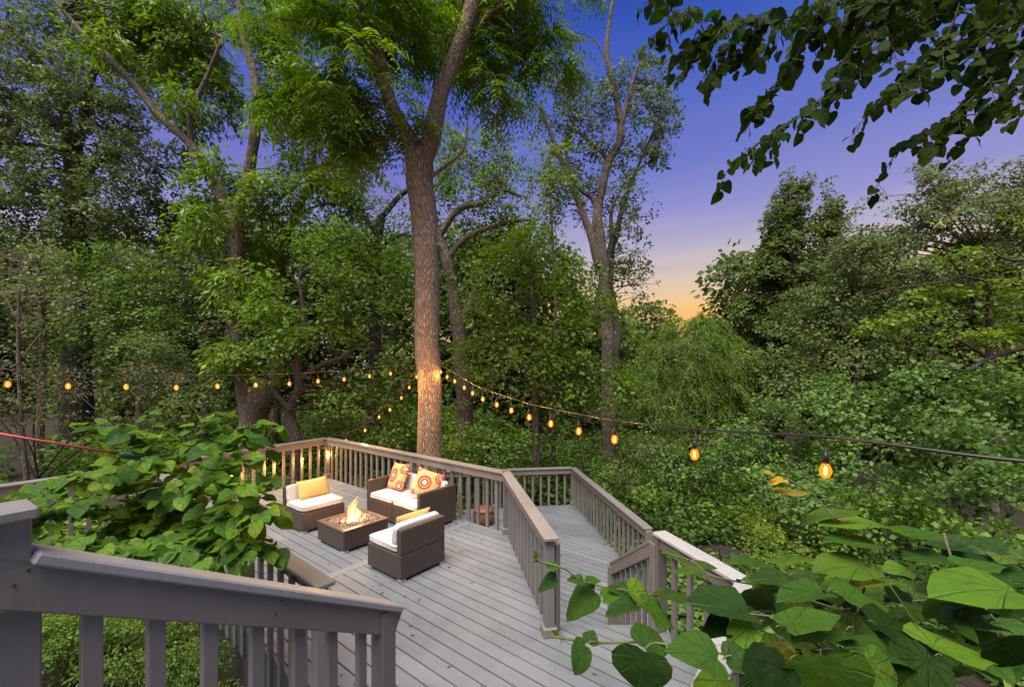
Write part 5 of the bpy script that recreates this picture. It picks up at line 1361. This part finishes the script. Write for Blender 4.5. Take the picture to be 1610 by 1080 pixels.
# --- bottom right branches close to the camera
random.seed(9)
pl = Plant("redbud_branch", "large close green leaves of a redbud filling the bottom right corner", P(1500, 1120, 1.2), H_near, M_twig, 295)
def add(b, t, w, Y, mat=None, node=None):
    bb = pl.px(b, t, w, Y, mat)
    if node:
        nn = P(node[0], node[1], Y); pl.mb.tube([nn, nn.lerp(bb, .5)+Vector((0, 0, .004)), bb], [.0016, .0014, .0012], 5, False)
Hn, Hy, Hm = H_near, H_gold, H_mid
for a in [((938, 927), (886, 972), 44, 1.5, Hn, (960, 925)), ((876, 907), (844, 928), 22, 1.5, Hn, (880, 893)), ((858, 889), (886, 891), 12, 1.5, Hm, (880, 893)), ((918, 911), (891, 910), 15, 1.5, Hm, (922, 916)),
          ((920, 911), (946, 912), 12, 1.5, Hm, (922, 916)), ((845, 868), (838, 884), 9, 1.5, Hm, (850, 875)), ((1014, 1020), (1000, 1108), 90, .95, Hn, (1030, 1010)), ((1012, 1020), (1030, 988), 62, .97, Hn, (1030, 1010)),
          ((922, 1012), (899, 1060), 36, 1.05, H_near, (935, 1008)), ((925, 1012), (932, 994), 26, 1.05, Hn, (935, 1008)), ((878, 1000), (868, 990), 8, 1.2, Hm, (890, 1002)), ((945, 940), (985, 925), 22, 1.4, Hm, (930, 925)),
          ((1000, 935), (955, 922), 24, 1.4, Hm, (1005, 930)), ((1005, 950), (950, 968), 26, 1.25, Hn, (1015, 945)), ((1010, 945), (1065, 985), 30, 1.2, Hn, (1015, 945)), ((985, 925), (1030, 960), 28, 1.3, Hm, (975, 925)), ((1030, 935), (1100, 938), 17, 1.25, Hm, (1020, 935)),
          ((1135, 1036), (1048, 1016), 58, .95, Hn, (1150, 1030)), ((1138, 1036), (1192, 1040), 42, .95, Hn, (1150, 1030)), ((1186, 982), (1142, 1012), 44, 1.05, Hm, (1200, 975)), ((1226, 1008), (1231, 1053), 42, 0.93, H_gold2, (1228, 1000)),
          ((1181, 962), (1078, 946), 48, 1.1, Hn, (1200, 965)), ((1368, 889), (1278, 893), 44, 1.25, Hn, (1372, 880)), ((1419, 842), (1484, 835), 24, 1.3, Hm, (1410, 850)), ((1382, 855), (1300, 846), 20, 1.3, Hn, (1395, 860)),
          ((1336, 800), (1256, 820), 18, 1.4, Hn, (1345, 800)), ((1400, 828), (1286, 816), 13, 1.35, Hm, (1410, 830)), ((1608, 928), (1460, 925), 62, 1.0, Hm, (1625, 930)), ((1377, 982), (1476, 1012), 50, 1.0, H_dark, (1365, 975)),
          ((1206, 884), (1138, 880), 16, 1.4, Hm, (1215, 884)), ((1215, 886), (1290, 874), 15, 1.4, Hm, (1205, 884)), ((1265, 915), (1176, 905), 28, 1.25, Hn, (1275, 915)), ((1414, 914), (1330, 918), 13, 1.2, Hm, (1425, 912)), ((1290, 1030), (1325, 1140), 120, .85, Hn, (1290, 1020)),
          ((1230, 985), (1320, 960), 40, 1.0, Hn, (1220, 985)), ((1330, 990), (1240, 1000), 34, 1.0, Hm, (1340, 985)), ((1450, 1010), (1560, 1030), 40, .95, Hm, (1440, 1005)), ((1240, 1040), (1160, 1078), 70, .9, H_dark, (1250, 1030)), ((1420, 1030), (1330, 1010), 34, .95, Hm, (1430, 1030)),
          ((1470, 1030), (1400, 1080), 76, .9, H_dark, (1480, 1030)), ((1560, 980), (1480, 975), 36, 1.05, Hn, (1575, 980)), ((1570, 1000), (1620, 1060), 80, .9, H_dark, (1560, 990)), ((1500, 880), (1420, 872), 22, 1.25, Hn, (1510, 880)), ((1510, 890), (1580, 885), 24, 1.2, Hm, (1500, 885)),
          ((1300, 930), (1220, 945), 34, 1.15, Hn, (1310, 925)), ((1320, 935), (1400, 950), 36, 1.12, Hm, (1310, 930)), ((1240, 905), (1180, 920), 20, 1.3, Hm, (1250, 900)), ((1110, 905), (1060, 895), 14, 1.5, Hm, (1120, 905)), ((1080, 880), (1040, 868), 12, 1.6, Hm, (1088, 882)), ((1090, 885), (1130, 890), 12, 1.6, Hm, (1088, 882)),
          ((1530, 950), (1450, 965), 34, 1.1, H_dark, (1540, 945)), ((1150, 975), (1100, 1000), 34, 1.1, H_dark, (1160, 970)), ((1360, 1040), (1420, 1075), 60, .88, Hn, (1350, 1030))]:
    add(*a)
for a in [((1223, 775), (1281, 772), 12, 1.4), ((1234, 752), (1206, 760), 11, 1.4), ((1216, 745), (1200, 742), 7, 1.4)]:
    pl.px(*a, mat=H_gold)
for pts in [[(1234, 752, 1.4), (1260, 765, 1.4), (1300, 800, 1.38), (1370, 880, 1.3), (1440, 980, 1.2)], [(838, 880, 1.5), (885, 893, 1.5), (922, 916, 1.5), (975, 926, 1.4), (1050, 940, 1.25), (1150, 960, 1.15), (1300, 985, 1.1), (1500, 1060, 1.1)],
            [(868, 1000, 1.2), (935, 1010, 1.1), (1030, 1010, 1.0), (1150, 1030, .97), (1260, 1040, 1.0), (1400, 1080, 1.05)], [(1040, 868, 1.6), (1088, 882, 1.6), (1120, 905, 1.5), (1215, 925, 1.35), (1310, 955, 1.2), (1400, 985, 1.1), (1550, 1050, 1.1)],
            [(1368, 885, 1.3), (1355, 940, 1.2), (1342, 985, 1.15), (1335, 1060, 1.1)], [(1484, 838, 1.35), (1500, 885, 1.25), (1540, 945, 1.15), (1590, 1000, 1.1)], [(1228, 1000, 1.0), (1250, 1030, 1.0), (1290, 1080, 1.0)]]:
    pl.twig(PP(*pts), .0042)
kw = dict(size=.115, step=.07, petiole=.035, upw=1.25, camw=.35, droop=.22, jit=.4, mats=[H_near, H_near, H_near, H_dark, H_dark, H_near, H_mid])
for pts in [[(1660, 930, 1.7), (1560, 910, 1.7), (1440, 915, 1.65), (1320, 925, 1.6), (1210, 930, 1.6)], [(1680, 960, 1.5), (1560, 940, 1.5), (1430, 945, 1.45), (1300, 960, 1.4), (1180, 960, 1.4)], [(1700, 1060, 1.4), (1560, 1030, 1.35), (1420, 1020, 1.3), (1300, 1020, 1.25), (1200, 1030, 1.2)],
            [(1640, 1150, 1.25), (1500, 1110, 1.2), (1380, 1090, 1.15), (1260, 1085, 1.1)], [(1700, 900, 1.4), (1620, 880, 1.4), (1540, 870, 1.4)]]:
    pl.grow(PP(*pts), .004, sub=1, sublen=.2, **kw)
pl.done()
#@@END
print("leaves", NLEAF)
